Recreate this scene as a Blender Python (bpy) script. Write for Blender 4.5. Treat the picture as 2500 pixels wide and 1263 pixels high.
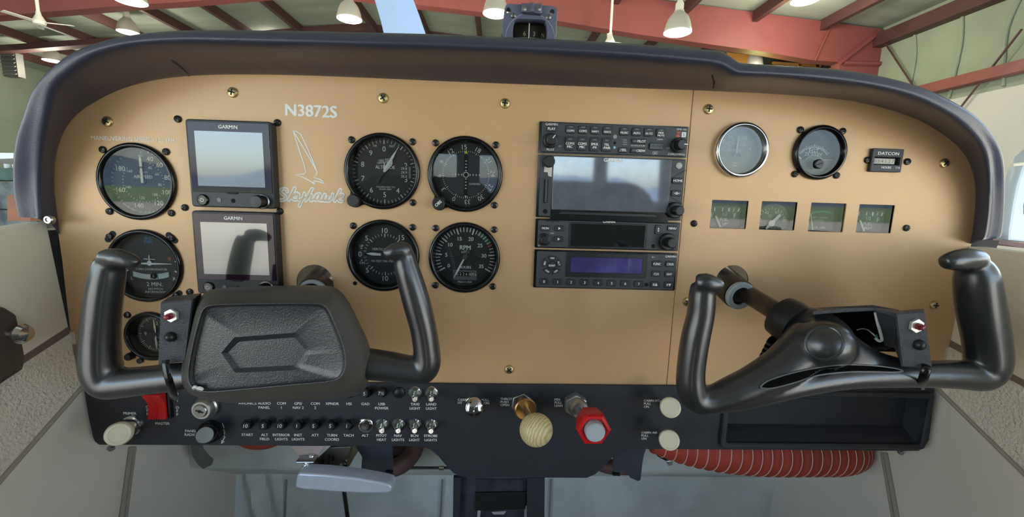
import bpy, math, random
from mathutils import Vector, Matrix, noise
random.seed(7)
for o in list(bpy.data.objects): bpy.data.objects.remove(o, do_unlink=True)
SC = bpy.context.scene
COL = SC.collection
R = math.radians

# ------------------------------------------------------------------ camera
W, H = 2500.0, 1263.0
F, PITCH, YAW, ROLL = 1038.188, 0.14766, 0.03592, 0.0297
CP = Vector((-0.04147, -0.45954, 0.06085))
_fw = Vector((math.sin(YAW), math.cos(YAW), 0)); _rt = Vector((math.cos(YAW), -math.sin(YAW), 0)); _up = Vector((0, 0, 1))
FW = _fw*math.cos(PITCH) - _up*math.sin(PITCH); _u2 = _up*math.cos(PITCH) + _fw*math.sin(PITCH)
RT = _rt*math.cos(ROLL) + _u2*math.sin(ROLL); UP = _u2*math.cos(ROLL) - _rt*math.sin(ROLL)
cd = bpy.data.cameras.new('camera'); cam = bpy.data.objects.new('camera', cd); COL.objects.link(cam)
cd.sensor_fit = 'HORIZONTAL'; cd.sensor_width = 36; cd.lens = F*36/W; cd.clip_start = 0.01; cd.clip_end = 400
M = Matrix.Identity(4)
for i in range(3):
    M[i][0] = RT[i]; M[i][1] = UP[i]; M[i][2] = -FW[i]; M[i][3] = CP[i]
cam.matrix_world = M
SC.camera = cam

# ------------------------------------------------------------------ sky, light, exposure
vs = SC.view_settings
SC.display_settings.display_device = 'sRGB'
vs.view_transform = 'Standard'; vs.look = 'None'; vs.gamma = 1; vs.use_curve_mapping = False
vs.exposure = 0.8
wd = bpy.data.worlds.new('sky'); SC.world = wd; wd.use_nodes = True
nt = wd.node_tree; bg = nt.nodes['Background']
sky = nt.nodes.new('ShaderNodeTexSky'); sky.sky_type = 'NISHITA'; sky.sun_disc = False
sky.sun_elevation = R(48); sky.sun_rotation = R(20); sky.dust_density = 2.5; sky.air_density = 1.0; sky.altitude = 200
nt.links.new(sky.outputs[0], bg.inputs[0]); bg.inputs[1].default_value = 0.65

def sun_lamp():
    l = bpy.data.lights.new('sun', 'SUN'); l.energy = 11.0; l.angle = R(1); l.color = (1, .95, .88)
    o = bpy.data.objects.new('sun', l); COL.objects.link(o); o.rotation_euler = (R(42), 0, R(20))   # high in front, over the hangar roof: lights the apron outside
sun_lamp()

# ------------------------------------------------------------------ pixel -> place
def ray(px, py): return FW*F + RT*(px - W/2) + UP*(H/2 - py)
def pw(px, py, Y):
    r = ray(px, py); return CP + r*((Y - CP.y)/r.y)
def pp(px, py, d=0.0): return pw(px, py, -d)
def pX(px, py, X):
    r = ray(px, py); return CP + r*((X - CP.x)/r.x)
def uv(px, py, d=0.0):
    p = pp(px, py, d); return (p.x, p.z)
def Zm(x0, y0, s):
    return lambda zx, zy, d=0.0: uv(x0 + zx/s, y0 + zy/s, d)

# ------------------------------------------------------------------ materials
def lin(c):
    return tuple((x/255/12.92 if x/255 <= .04045 else ((x/255+.055)/1.055)**2.4) for x in c)
MATS = {}
def mat(name, col, rough=.5, metal=0.0, bump=0.0, bscale=400.0, vary=0.0, vscale=12.0, spec=.5, coat=0.0, emit=0.0, col2=None, thr=None, detail=4.0, stretch=None, alpha=None):
    if name in MATS: return MATS[name]
    m = bpy.data.materials.new(name); m.use_nodes = True; n = m.node_tree.nodes; L = m.node_tree.links
    b = n['Principled BSDF']; c = lin(col)
    b.inputs['Base Color'].default_value = (*c, 1); b.inputs['Roughness'].default_value = rough; b.inputs['Metallic'].default_value = metal
    b.inputs['Specular IOR Level'].default_value = spec; b.inputs['Coat Weight'].default_value = coat; b.inputs['Coat Roughness'].default_value = .2
    if emit: b.inputs['Emission Color'].default_value = (*c, 1); b.inputs['Emission Strength'].default_value = emit
    tc = None
    def coords():
        nonlocal tc
        if tc is None:
            tc = n.new('ShaderNodeTexCoord')
            mp = n.new('ShaderNodeMapping'); L.new(tc.outputs['Object'], mp.inputs[0])
            if stretch: mp.inputs['Scale'].default_value = stretch
            tc = mp
        return tc.outputs[0]
    if vary or col2:
        t = n.new('ShaderNodeTexNoise'); t.inputs['Scale'].default_value = vscale; t.inputs['Detail'].default_value = detail
        L.new(coords(), t.inputs['Vector'])
        cr = n.new('ShaderNodeValToRGB'); e = cr.color_ramp.elements
        if col2:
            e[0].color = (*c, 1); e[1].color = (*lin(col2), 1)
            e[0].position, e[1].position = thr or (.4, .6)
        else:
            e[0].color = (*[x*(1-vary) for x in c], 1); e[1].color = (*[min(1, x*(1+vary)) for x in c], 1); e[0].position = .3; e[1].position = .7
        L.new(t.outputs[0], cr.inputs[0]); L.new(cr.outputs[0], b.inputs['Base Color'])
        if emit: L.new(cr.outputs[0], b.inputs['Emission Color'])
    if bump:
        t2 = n.new('ShaderNodeTexNoise'); t2.inputs['Scale'].default_value = bscale; t2.inputs['Detail'].default_value = 3
        L.new(coords(), t2.inputs['Vector'])
        bp = n.new('ShaderNodeBump'); bp.inputs['Strength'].default_value = bump; bp.inputs['Distance'].default_value = .004 if name == 'pebbled_wall' else .001
        L.new(t2.outputs[0], bp.inputs['Height']); L.new(bp.outputs[0], b.inputs['Normal'])
    MATS[name] = m
    return m
def glass(name, tint=(255, 255, 255), refl=.045, rough=.02):
    if name in MATS: return MATS[name]
    m = bpy.data.materials.new(name); m.use_nodes = True; n = m.node_tree.nodes; L = m.node_tree.links
    n.remove(n['Principled BSDF']); out = n['Material Output']
    tr = n.new('ShaderNodeBsdfTransparent'); tr.inputs[0].default_value = (*lin(tint), 1)
    gl = n.new('ShaderNodeBsdfGlossy'); gl.inputs['Roughness'].default_value = rough
    lw = n.new('ShaderNodeFresnel'); lw.inputs[0].default_value = 1.45
    ad = n.new('ShaderNodeMath'); ad.operation = 'ADD'; ad.inputs[1].default_value = refl - .035; ad.use_clamp = True
    mx = n.new('ShaderNodeMixShader'); L.new(lw.outputs[0], ad.inputs[0]); L.new(ad.outputs[0], mx.inputs[0])
    L.new(tr.outputs[0], mx.inputs[1]); L.new(gl.outputs[0], mx.inputs[2]); L.new(mx.outputs[0], out.inputs[0])
    MATS[name] = m
    return m
tan = mat('panel_tan_paint', (206, 166, 121), .42, .15, bump=.05, bscale=1500, vary=.05, vscale=6)
black_panel = mat('matte_black_paint', (40, 42, 49), .55, bump=.12, bscale=1600, vary=.12, vscale=20)
black = mat('black_plastic', (26, 27, 29), .38, bump=.05, bscale=900)
gloss_black = mat('gloss_black', (16, 16, 18), .18)
dial_black = mat('dial_black', (33, 34, 37), .6, vary=.12, vscale=60)
rack_grey = mat('rack_grey', (62, 64, 68), .5, bump=.08, bscale=1800)
btn_black = mat('button_black', (38, 40, 44), .45)
white_ink = mat('white_ink', (236, 236, 230), .6)
cream_ink = mat('cream_ink', (226, 220, 188), .6)
grey_ink = mat('grey_ink', (150, 152, 155), .6)
chrome = mat('chrome', (215, 215, 218), .14, 1.0)
steel = mat('steel', (170, 170, 168), .32, 1.0)
brass_scr = mat('brass_plated', (198, 180, 134), .36, 1.0)
blackscrew = mat('black_oxide', (72, 69, 68), .26, .9)
slot_dark = mat('slot_dark', (8, 8, 8), .7)
hole_dark = mat('hole_dark', (6, 6, 7), .9)
red_plastic = mat('red_plastic', (205, 28, 32), .3)
cream_plastic = mat('cream_plastic', (222, 214, 186), .32, vary=.04, vscale=40)
vinyl = mat('dark_vinyl', (57, 59, 76), .36, bump=.16, bscale=700, vary=.06, vscale=8)
grip = mat('yoke_black', (34, 35, 38), .33, bump=.06, bscale=500, vary=.2, vscale=25, spec=.9, coat=.35)
pad_mat = mat('pad_leather', (42, 43, 48), .36, bump=.35, bscale=850, vary=.15, vscale=18, spec=.9)
pad_side = mat('pad_side', (76, 73, 68), .5, bump=.2, bscale=380, vary=.2, vscale=14)
printed = mat('printed_plastic', (60, 62, 68), .5, bump=.9, bscale=900)
pane = glass('instrument_glass', (245, 248, 246), .04)
pane2 = glass('pale_instrument_glass', (225, 226, 222), .06)

# ------------------------------------------------------------------ mesh builder
def MAP_PANEL(u, v, w): return (u, -w, v)
def MAP_WORLD(u, v, w): return (u, v, w)
_glyph = {}
def glyphs(s, bold):
    k = (s, bold)
    if k not in _glyph:
        c = bpy.data.curves.new('t', 'FONT'); c.body = s; c.size = 1; c.resolution_u = 3; c.offset = bold; c.align_x = 'LEFT'
        o = bpy.data.objects.new('t', c); me = bpy.data.meshes.new_from_object(o)
        vv = [(v.co.x, v.co.y) for v in me.vertices]; ff = [tuple(p.vertices) for p in me.polygons]
        bpy.data.objects.remove(o); bpy.data.curves.remove(c); bpy.data.meshes.remove(me)
        _glyph[k] = (vv, ff)
    return _glyph[k]
_hv, _ = glyphs('H', 0.0); CAPH = max(v[1] for v in _hv)
def circ(r, n=32, cu=0, cv=0, a0=0): return [(cu + r*math.cos(a0 + 2*math.pi*i/n), cv + r*math.sin(a0 + 2*math.pi*i/n)) for i in range(n)]
def rrect(w, h, r, n=4, cu=0, cv=0):
    p = []
    for (sx, sy, a) in ((1, 1, 0), (-1, 1, 90), (-1, -1, 180), (1, -1, 270)):
        for i in range(n + 1):
            t = R(a + 90*i/n); p.append((cu + sx*(w/2 - r) + r*math.cos(t), cv + sy*(h/2 - r) + r*math.sin(t)))
    return p
def area2(p): return sum(p[i][0]*p[(i+1) % len(p)][1] - p[(i+1) % len(p)][0]*p[i][1] for i in range(len(p)))
def ccw(p): return p if area2(p) > 0 else p[::-1]
def inset(p, d):
    n = len(p); q = []
    for i in range(n):
        a, b, c = p[i-1], p[i], p[(i+1) % n]
        e1 = Vector((b[0]-a[0], b[1]-a[1])); e2 = Vector((c[0]-b[0], c[1]-b[1]))
        if e1.length < 1e-9 or e2.length < 1e-9: q.append(b); continue
        e1.normalize(); e2.normalize(); n1 = Vector((-e1.y, e1.x)); n2 = Vector((-e2.y, e2.x)); m = n1 + n2
        if m.length < 1e-6: m = n1.copy()
        m.normalize(); k = d/max(.35, m.dot(n1)); q.append((b[0] + m.x*k, b[1] + m.y*k))
    return q
def cat(pts, n=6, closed=False):
    P = [Vector(p) for p in pts]; N = len(P); out = []
    for i in range(N if closed else N - 1):
        if closed: a, b, c, d = P[i-1], P[i], P[(i+1) % N], P[(i+2) % N]
        else: a, b, c, d = P[max(i-1, 0)], P[i], P[i+1], P[min(i+2, N-1)]
        for j in range(n):
            t = j/n
            out.append(.5*((2*b) + (c-a)*t + (2*a-5*b+4*c-d)*t*t + (3*b-a-3*c+d)*t*t*t))
    if not closed: out.append(P[-1])
    return out
class MB:
    def __init__(s, mp=MAP_PANEL): s.v = []; s.f = []; s.m = []; s.mp = mp; s.mi = 0; s.T = None
    def add(s, vs_, fs):
        k = len(s.v)
        for p in vs_:
            p = Vector(p)
            if s.T is not None: p = s.T @ p
            s.v.append(s.mp(*p))
        for f in fs: s.f.append(tuple(k + i for i in f)); s.m.append(s.mi)
        return s
    def prism(s, poly, w0, w1, bev=0.0, back=True):
        p = ccw(list(poly)); n = len(p); rows = [[(x, y, w0) for x, y in p]]
        if bev:
            q = inset(p, bev); h = inset(p, bev*.3)
            sg = 1 if w1 > w0 else -1
            rows += [[(x, y, w1 - sg*bev) for x, y in p], [(x, y, w1 - sg*bev*.3) for x, y in h], [(x, y, w1) for x, y in q]]
        else: rows.append([(x, y, w1) for x, y in p])
        s.rows(rows); k = len(s.v)
        s.add(rows[-1], [tuple(range(n))])
        if back: s.add(rows[0], [tuple(range(n))[::-1]])
        return s
    def rows(s, rows, closed=True):
        n = len(rows[0]); vv = [p for r in rows for p in r]; ff = []
        for j in range(len(rows) - 1):
            for i in range(n if closed else n - 1):
                a = j*n + i; b = j*n + (i+1) % n; ff.append((a, b, b + n, a + n))
        return s.add(vv, ff)
    def ring(s, outer, inner, w0, w1, bev=0.0, win=None):
        o = ccw(list(outer)); i_ = ccw(list(inner)); win = w0 if win is None else win
        rows = [[(x, y, w0) for x, y in o]]
        if bev: rows += [[(x, y, w1 - bev) for x, y in o], [(x, y, w1) for x, y in inset(o, bev)]]
        else: rows.append([(x, y, w1) for x, y in o])
        if bev: rows += [[(x, y, w1) for x, y in inset(i_, -bev)], [(x, y, w1 - bev) for x, y in i_]]
        else: rows.append([(x, y, w1) for x, y in i_])
        rows.append([(x, y, win) for x, y in i_])
        return s.rows(rows)
    def lathe(s, prof, n=40, c=(0, 0), T=None):
        rows = [[(c[0] + r*math.cos(2*math.pi*i/n), c[1] + r*math.sin(2*math.pi*i/n), w) for i in range(n)] for r, w in prof]
        old = s.T
        if T is not None: s.T = T if old is None else old @ T
        s.rows(rows)
        if prof[-1][0] > 1e-6: s.add(rows[-1], [tuple(range(n))])
        s.T = old
        return s
    def disc(s, r, w, n=40, c=(0, 0)): return s.add([(x, y, w) for x, y in circ(r, n, *c)], [tuple(range(n))])
    def flat(s, poly, w):
        p = ccw(list(poly)); return s.add([(x, y, w) for x, y in p], [tuple(range(len(p)))])
    def bar(s, a, b, wd, w, wd2=None):
        a = Vector(a[:2]); b = Vector(b[:2]); t = (b - a).normalized(); nn = Vector((-t.y, t.x)); w2 = wd if wd2 is None else wd2
        return s.add([(a.x - nn.x*wd/2, a.y - nn.y*wd/2, w), (b.x - nn.x*w2/2, b.y - nn.y*w2/2, w), (b.x + nn.x*w2/2, b.y + nn.y*w2/2, w), (a.x + nn.x*wd/2, a.y + nn.y*wd/2, w)], [(0, 1, 2, 3)])
    def ribbon(s, pts, wd, w, closed=False):
        P = [Vector(p[:2]) for p in pts]; n = len(P); vv = []
        for i in range(n):
            a = P[i-1] if (i or closed) else P[i]; b = P[(i+1) % n] if (i < n-1 or closed) else P[i]
            t = (b - a); t = t.normalized() if t.length > 0 else Vector((1, 0)); nn = Vector((-t.y, t.x))*wd/2
            vv += [(P[i].x - nn.x, P[i].y - nn.y, w + i*2e-6), (P[i].x + nn.x, P[i].y + nn.y, w + i*2e-6)]
        ff = [(2*i, (2*i+2) % (2*n), (2*i+3) % (2*n), 2*i+1) for i in range(n if closed else n-1)]
        s.add(vv, ff)
        if not closed:
            for j, q in enumerate((P[0], P[-1])): s.flat(circ(wd/2, 10, q.x, q.y), w - 1e-5 - 3e-6*j)
        return s
    def arc(s, r, a0, a1, wd, w, n=24, c=(0, 0)):
        pts = [(c[0] + r*math.sin(R(a0 + (a1-a0)*i/n)), c[1] + r*math.cos(R(a0 + (a1-a0)*i/n))) for i in range(n + 1)]
        P = [Vector(p) for p in pts]; vv = []
        for i, q in enumerate(P):
            d = (q - Vector(c)).normalized()*wd/2; vv += [(q.x + d.x, q.y + d.y, w), (q.x - d.x, q.y - d.y, w)]
        return s.add(vv, [(2*i, 2*i+1, 2*i+3, 2*i+2) for i in range(n)])
    def tick(s, a, r0, r1, wd, w, c=(0, 0)):
        sa, ca = math.sin(R(a)), math.cos(R(a)); return s.bar((c[0] + r0*sa, c[1] + r0*ca), (c[0] + r1*sa, c[1] + r1*ca), wd, w)
    def text(s, t, cap, u, v, w, al='C', rot=0.0, bold=0.0, sx=1.0):
        vv, ff = glyphs(t, 0.0); k = cap/CAPH
        if not vv: return s
        x0 = min(p[0] for p in vv); x1 = max(p[0] for p in vv); ox = {'C': (x0+x1)/2, 'L': x0, 'R': x1}[al]
        cr, sr = math.cos(R(rot)), math.sin(R(rot))
        for j, (dx, dy) in enumerate(((-1, -.5), (1, .5), (0, 0)) if bold > .012 else ((0, 0),)):
            out = []
            for x, y in vv:
                x = (x - ox)*k*sx + dx*bold*k; y = (y - CAPH/2)*k + dy*bold*k
                out.append((u + x*cr - y*sr, v + x*sr + y*cr, w + j*1.5e-5))
            s.add(out, ff)
        return s
    def tube(s, pts, rad, n=12, sub=1, ry=None, caps=True, up=(0, 0, 1)):
        P = [Vector(p) for p in pts]; rr = rad if isinstance(rad, (list, tuple)) else [rad]*len(P)
        if sub > 1:
            P4 = cat([(p.x, p.y, p.z, r) for p, r in zip(P, rr)], sub); P = [Vector(q[:3]) for q in P4]; rr = [q[3] for q in P4]
        rows = []; nrm = None
        for i, p in enumerate(P):
            t = (P[min(i+1, len(P)-1)] - P[max(i-1, 0)]).normalized()
            if nrm is None:
                u = Vector(up); nrm = (u - t*u.dot(t))
                if nrm.length < 1e-4: u = Vector((1, 0, 0)); nrm = u - t*u.dot(t)
            else: nrm = nrm - t*nrm.dot(t)
            nrm.normalize(); b = t.cross(nrm)
            rows.append([tuple(p + (nrm*math.cos(2*math.pi*j/n) + b*math.sin(2*math.pi*j/n)*(ry or 1))*rr[i]) for j in range(n)])
        s.rows(rows)
        if caps: s.add(rows[-1], [tuple(range(n))]); s.add(rows[0], [tuple(range(n))[::-1]])
        return s
    def box(s, c, sz):
        x, y, z = c; a, b, d = sz[0]/2, sz[1]/2, sz[2]/2
        return s.add([(x-a, y-b, z-d), (x+a, y-b, z-d), (x+a, y+b, z-d), (x-a, y+b, z-d), (x-a, y-b, z+d), (x+a, y-b, z+d), (x+a, y+b, z+d), (x-a, y+b, z+d)],
                     [(3, 2, 1, 0), (4, 5, 6, 7), (0, 1, 5, 4), (1, 2, 6, 5), (2, 3, 7, 6), (3, 0, 4, 7)])
    def mesh(s, name, mats, ang=32):
        me = bpy.data.meshes.new(name); me.from_pydata(s.v, [], s.f)
        for m in (mats if isinstance(mats, (list, tuple)) else [mats]): me.materials.append(m)
        if any(s.m): me.polygons.foreach_set('material_index', s.m)
        me.polygons.foreach_set('use_smooth', [True]*len(me.polygons)); me.update()
        me.set_sharp_from_angle(angle=R(ang))
        return me
    def build(s, name, mats, parent=None, loc=None, ang=32):
        return link(name, s.mesh(name, mats, ang), parent, loc)
def link(name, me, parent=None, loc=None):
    o = bpy.data.objects.new(name, me); COL.objects.link(o)
    if parent is not None: o.parent = parent
    if loc is not None: o.location = loc
    return o
def tag(o, label=None, cat_=None, group=None, kind=None):
    if label: o['label'] = label
    if cat_: o['category'] = cat_
    if group: o['group'] = group
    if kind: o['kind'] = kind
    return o
class Thing:
    """an Empty on the panel face at (x, z); parts use local u, v, w (w towards the cabin)"""
    def __init__(s, name, label, cat_, x, z, group=None, y=0.0):
        s.x, s.z, s.y = x, z, y
        s.o = bpy.data.objects.new(name, None); COL.objects.link(s.o); s.o.location = (x, y, z); s.o.empty_display_size = .02
        tag(s.o, label, cat_, group)
    def L(s, p): return (p[0] - s.x, p[1] - s.z)
    def px(s, px, py, d=0.0): return s.L(uv(px, py, d))
    def part(s, name, mb, m, parent=None, ang=32): return mb.build(name, m, parent or s.o, None, ang)
def dark_lettering(o): o['kind'] = 'stuff'; return o

# shared screws
def screw_mesh(name, r, h, m):
    b = MB(); b.lathe([(r, 0), (r, h*.3), (r*.86, h*.75), (r*.5, h), (0, h*1.05)], 20); b.mi = 1
    b.prism([(-r*.6, -r*.13), (r*.6, -r*.13), (r*.6, r*.13), (-r*.6, r*.13)], h*.7, h*1.09); b.prism([(-r*.13, -r*.6), (r*.13, -r*.6), (r*.13, r*.6), (-r*.13, r*.6)], h*.7, h*1.09)
    return b.mesh(name, [m, slot_dark])
SCR_B = screw_mesh('black_screw', .0037, .0024, blackscrew)
SCR_G = screw_mesh('brass_screw', .0052, .0028, brass_scr)
def screw(parent, u, v, w=0.0, me=None, name='screw'):
    o = link(name, me or SCR_B, parent, (u, -w, v)); o.rotation_euler = (0, random.uniform(0, 1.5), 0); return o

# ================================================================== THE SETTING
def plate_mesh(name, outline, holes, w0, w1, bev, mats, mp=MAP_PANEL, origin=(0, 0)):
    c = bpy.data.curves.new('c', 'CURVE'); c.dimensions = '2D'; c.fill_mode = 'BOTH'
    for poly in [outline] + holes:
        sp = c.splines.new('POLY'); sp.points.add(len(poly)-1); sp.use_cyclic_u = True
        for i, p in enumerate(poly): sp.points[i].co = (p[0]-origin[0], p[1]-origin[1], 0, 1)
    c.extrude = max((w1-w0)/2 - bev, 0); c.bevel_depth = bev; c.bevel_resolution = 1; c.offset = -bev
    o = bpy.data.objects.new('c', c); me0 = bpy.data.meshes.new_from_object(o); wm = (w0+w1)/2
    b = MB(mp); b.v = [mp(v.co.x, v.co.y, v.co.z + wm) for v in me0.vertices]; b.f = [tuple(p.vertices) for p in me0.polygons]; b.m = [0]*len(b.f)
    bpy.data.objects.remove(o); bpy.data.curves.remove(c); bpy.data.meshes.remove(me0)
    return b.mesh(name, mats, 25)

# rows of (panel edge, lip, outer silhouette) along the glareshield, in photograph pixels
BROW = [((147,575),(96,536),(66,526)),((134,470),(93,480),(55,480)),((133,425),(95,430),(53,435)),((135,390),(99,385),(55,392)),((143,355),(105,335),(64,340)),((160,315),(117,283),(84,287)),((190,279),(135,218),(108,236)),
 ((230,251),(177,177),(150,183)),((285,223),(230,142),(200,145)),((340,205),(288,122),(252,121)),((400,193),(355,111),(320,101)),((470,186),(443,106),(410,89)),((560,183),(535,107),(520,84)),
 ((700,184),(690,111),(690,85)),((850,189),(850,115),(850,88)),((1050,198),(1050,120),(1050,93)),((1250,206),(1250,128),(1250,101)),((1450,213),(1450,138),(1450,110)),((1600,218),(1600,148),(1600,121)),
 ((1690,221),(1690,156),(1690,128)),((1735,223),(1738,162),(1740,132)),((1765,224),(1765,171),(1765,144)),((1787,225),(1787,183),(1787,159)),((1815,226),(1815,186),(1815,163)),((1875,229),(1885,189),(1890,168)),
 ((1990,237),(2010,199),(2020,176)),((2090,249),(2120,214),(2135,195)),((2170,268),(2210,236),(2230,222)),((2235,290),(2280,266),(2305,257)),((2290,320),(2335,299),(2360,293)),((2330,350),(2375,336),(2397,335)),
 ((2357,382),(2398,370),(2418,372)),((2372,415),(2409,407),(2426,410)),((2380,450),(2414,450),(2428,450)),((2381,500),(2414,510),(2428,505)),((2374,565),(2406,570),(2424,566)),((2368,596),(2398,586),(2414,579))]
SEAM_T, SEAM_B = uv(1690, 214), uv(1626, 950)
def grow(p, k=.0018):
    c = Vector((0, -.05)); q = Vector(p) - c; return tuple(c + q*(1 + k/q.length*1.0))
edge = [grow(uv(*e[0])) for e in BROW]
EDGE_L = edge[:19]; EDGE_R = edge[20:]; SEAM_T = edge[19]
# instruments that pierce the panel: centre pixel, bezel radius
ROUND = {'asi': (333, 444, .0395), 'tc': (352, 650, .0392), 'clock': (367, 822, .0275), 'alt': (933, 419, .0395), 'obs': (1136, 426, .0395), 'vsi': (935, 625, .0390), 'rpm': (1134, 630, .0387), 'egt': (2001, 373, .0288), 'amp': (1808, 367, .0292)}
def cuv(k): return uv(ROUND[k][0], ROUND[k][1], .002)
SMALL = {'fuel_l': ((1740,489),(1827,491),(1821,559),(1732,557)), 'oil_p': ((1861,492),(1947,494),(1939,563),(1853,560)), 'oil_t': ((1983,495),(2067,498),(2057,567),(1971,565)), 'fuel_r': ((2099,499),(2185,502),(2174,570),(2090,567))}
def srect(k):
    q = [uv(*p) for p in SMALL[k]]
    cu = sum(p[0] for p in q)/4; cv = sum(p[1] for p in q)/4
    return cu, cv, (q[1][0]-q[0][0] + q[2][0]-q[3][0])/2, (q[0][1]-q[3][1] + q[1][1]-q[2][1])/2
SHAFT_L, SHAFT_R = uv(769, 690), uv(1787, 688)
holes_L = [circ(ROUND[k][2]-.0025, 48, *cuv(k)) for k in ('asi', 'tc', 'clock', 'alt', 'obs', 'vsi', 'rpm')] + [circ(.0195, 40, *SHAFT_L)]
holes_R = [circ(ROUND[k][2]-.0025, 48, *cuv(k)) for k in ('egt', 'amp')] + [circ(.0185, 40, *SHAFT_R)]
for k in SMALL:
    cu, cv, sw, sh = srect(k); holes_R.append(rrect(sw, sh, .0006, 2, cu, cv))
left_out = EDGE_L + [SEAM_T, SEAM_B] + [uv(*p) for p in ((230,936),(196,932),(186,918),(175,840),(163,740),(152,640))]
right_out = [(SEAM_T[0]+.0007, SEAM_T[1])] + EDGE_R + [uv(*p) for p in ((2362,640),(2344,740),(2325,840),(2303,930),(2296,945),(2284,950))] + [uv(1640, 955), (SEAM_B[0]+.0007, SEAM_B[1])]
pl = link('instrument_panel', plate_mesh('instrument_panel', left_out, holes_L, -.0022, 0, .0004, tan))
tag(pl, 'large tan painted instrument panel on the pilot side, white script lettering', 'instrument panel')
pr = link('instrument_panel', plate_mesh('instrument_panel', right_out, holes_R, -.0022, 0, .0004, tan))
tag(pr, 'smaller tan panel section right of the seam, above the copilot yoke', 'instrument panel')
for q in ((264,297),(569,226),(936,240),(1233,253),(1243,902),(292,886)): screw(pl, *uv(*q), 0, SCR_G)
for q in ((1729,267),(2304,399),(2280,745),(1677,737)): screw(pr, *uv(*q), 0, SCR_G)
for q in ((1694,546),(2212,557)): screw(pr, *uv(*q), 0, SCR_B)

# lettering on the tan panel
WI = .00025
b = MB(); c = uv(760, 271); b.text('N3872S', .0112, c[0], c[1], WI, bold=.035, rot=-.6); b.build('registration_lettering', white_ink, pl)['label'] = 'white registration lettering'
b = MB(); c = uv(325, 340); b.text('MANEUVERING SPEED 112 MPH', .0040, c[0], c[1], WI, bold=.012, sx=1.02); b.build('placard_lettering', white_ink, pl)
zb = Zm(660, 300, 5.74)
b = MB()
bird = [(318,105),(365,122),(425,158),(520,350),(612,575),(655,690),(645,735),(612,768),(690,790),(735,820),(760,850),(690,828),(605,815),(600,830),(635,862),(610,855),(560,815),(470,770),(350,724),(470,720),(500,690),(480,600),(400,360)]
b.ribbon([zb(*p) for p in bird], .0011, WI, closed=True)
b.ribbon([zb(*p) for p in ((328,120),(400,240),(490,390),(560,510),(640,660))], .0011, WI+.00002)
b.build('bird_emblem', white_ink, pl)
strokes = [[(238,968),(232,935),(190,925),(145,950),(160,990),(205,1020),(215,1060),(170,1085),(115,1075),(103,1030)],
 [(345,915),(300,1000),(258,1085)],[(282,1045),(330,1000),(372,985),(365,1010),(300,1040),(330,1075),(372,1078)],
 [(400,1000),(385,1060),(410,1085),(445,1060)],[(480,990),(450,1070),(410,1165)],[(450,1075),(500,1040)],
 [(590,925),(540,1010),(500,1090)],[(515,1060),(560,1015),(585,1020),(565,1075),(580,1088),(620,1065)],
 [(700,1000),(660,1005),(630,1050),(640,1085),(680,1070),(708,1005),(690,1080),(720,1090),(745,1060)],
 [(765,1005),(745,1070),(765,1095),(800,1060),(815,1015),(800,1080),(820,1098),(860,1060),(878,1005)],
 [(985,940),(945,1020),(905,1100)],[(920,1070),(970,1020),(1015,1005),(1010,1030),(945,1055),(970,1095),(1005,1100)]]
b = MB()
for k, st in enumerate(strokes): b.ribbon(cat([zb(*p) for p in st], 5), .0040, WI + k*2e-5)
scr = b.build('script_lettering', white_ink, pl)
b = MB()
for k, st in enumerate(strokes): b.ribbon(cat([zb(*p) for p in st], 5), .0009, WI + .0006 + k*2e-5)
b.build('script_inlay', tan, scr)

# lower black sub panel
SUBW = .0035
sub_px = [(200,930),(206,960),(216,1020),(227,1070),(232,1080),(242,1087),(500,1088),(1030,1091),(1052,1099),(1070,1115),(1095,1145),(1108,1157),(1125,1165),(1300,1167),(1432,1168),(1452,1160),(1475,1140),(1500,1113),(1514,1101),(1535,1097),(1800,1099),(2243,1102),(2256,1094),(2268,1075),(2275,1020),(2282,946),(1650,943),(1100,938)]
zg = Zm(1600, 960, 2.7778)
sub_out = [uv(x, y, SUBW) for x, y in sub_px]
GB = (uv(1768,1000,SUBW)[0], uv(2000,1087,SUBW)[1], uv(2262,1000,SUBW)[0], uv(2000,950,SUBW)[1] - .004)   # glovebox opening l,b,r,t
gbw, gbh = GB[2]-GB[0], GB[3]-GB[1]; gbc = ((GB[0]+GB[2])/2, (GB[1]+GB[3])/2)
sp_ = link('switch_panel', plate_mesh('switch_panel', sub_out, [rrect(gbw-.006, gbh-.006, .002, 2, *gbc)], 0, SUBW, .0006, black_panel))
tag(sp_, 'long matte black lower switch panel with white placards, under the tan panel', 'switch panel')
def placard(lines, px, py, dy=10.2, cap=.0030, al='C', bold=.02, sx=1.0, parent=None, w=None):
    b = MB(); w = SUBW + WI if w is None else w
    for i, t in enumerate(lines):
        c = uv(px, py + dy*i, w); b.text(t, cap, c[0], c[1], w, al=al, bold=bold, sx=sx)
    return b.build('placard', white_ink, parent or sp_)
for t, x in ((['AVIONICS'],604),(['AUDIO','PANEL'],645),(['COM','1'],687),(['GPS/','NAV 2'],728),(['COM','2'],769.5),(['XPNDR'],811),(['HSI'],852),(['GAD'],892),(['USB','POWER'],932),(['TAXI','LIGHT'],1013),(['LAND','LIGHT'],1053)):
    placard(t, x, 985 + (x-600)*.006)
for t, x in ((['START'],604),(['ALT','FIELD'],646),(['INTERIOR','LIGHTS'],687),(['INST','LIGHTS'],728),(['ATT'],769.5),(['TURN','COORD'],810.5),(['TACH'],851),(['ALT'],891.5),(['PITOT','HEAT'],931.5),(['NAV','LIGHTS'],971.7),(['BCN','LIGHT'],1012),(['STROBE','LIGHTS'],1051.7)):
    placard(t, x, 1062 + (x-600)*.006)
placard(['PRIMER'], 317, 1010); placard(['MASTER'], 397, 1034.5)
placard(['A','L','T',' ','O','F','F'], 360, 961, 8.4); placard(['B','A','T',' ','O','F','F'], 433, 962, 8.4)
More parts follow.
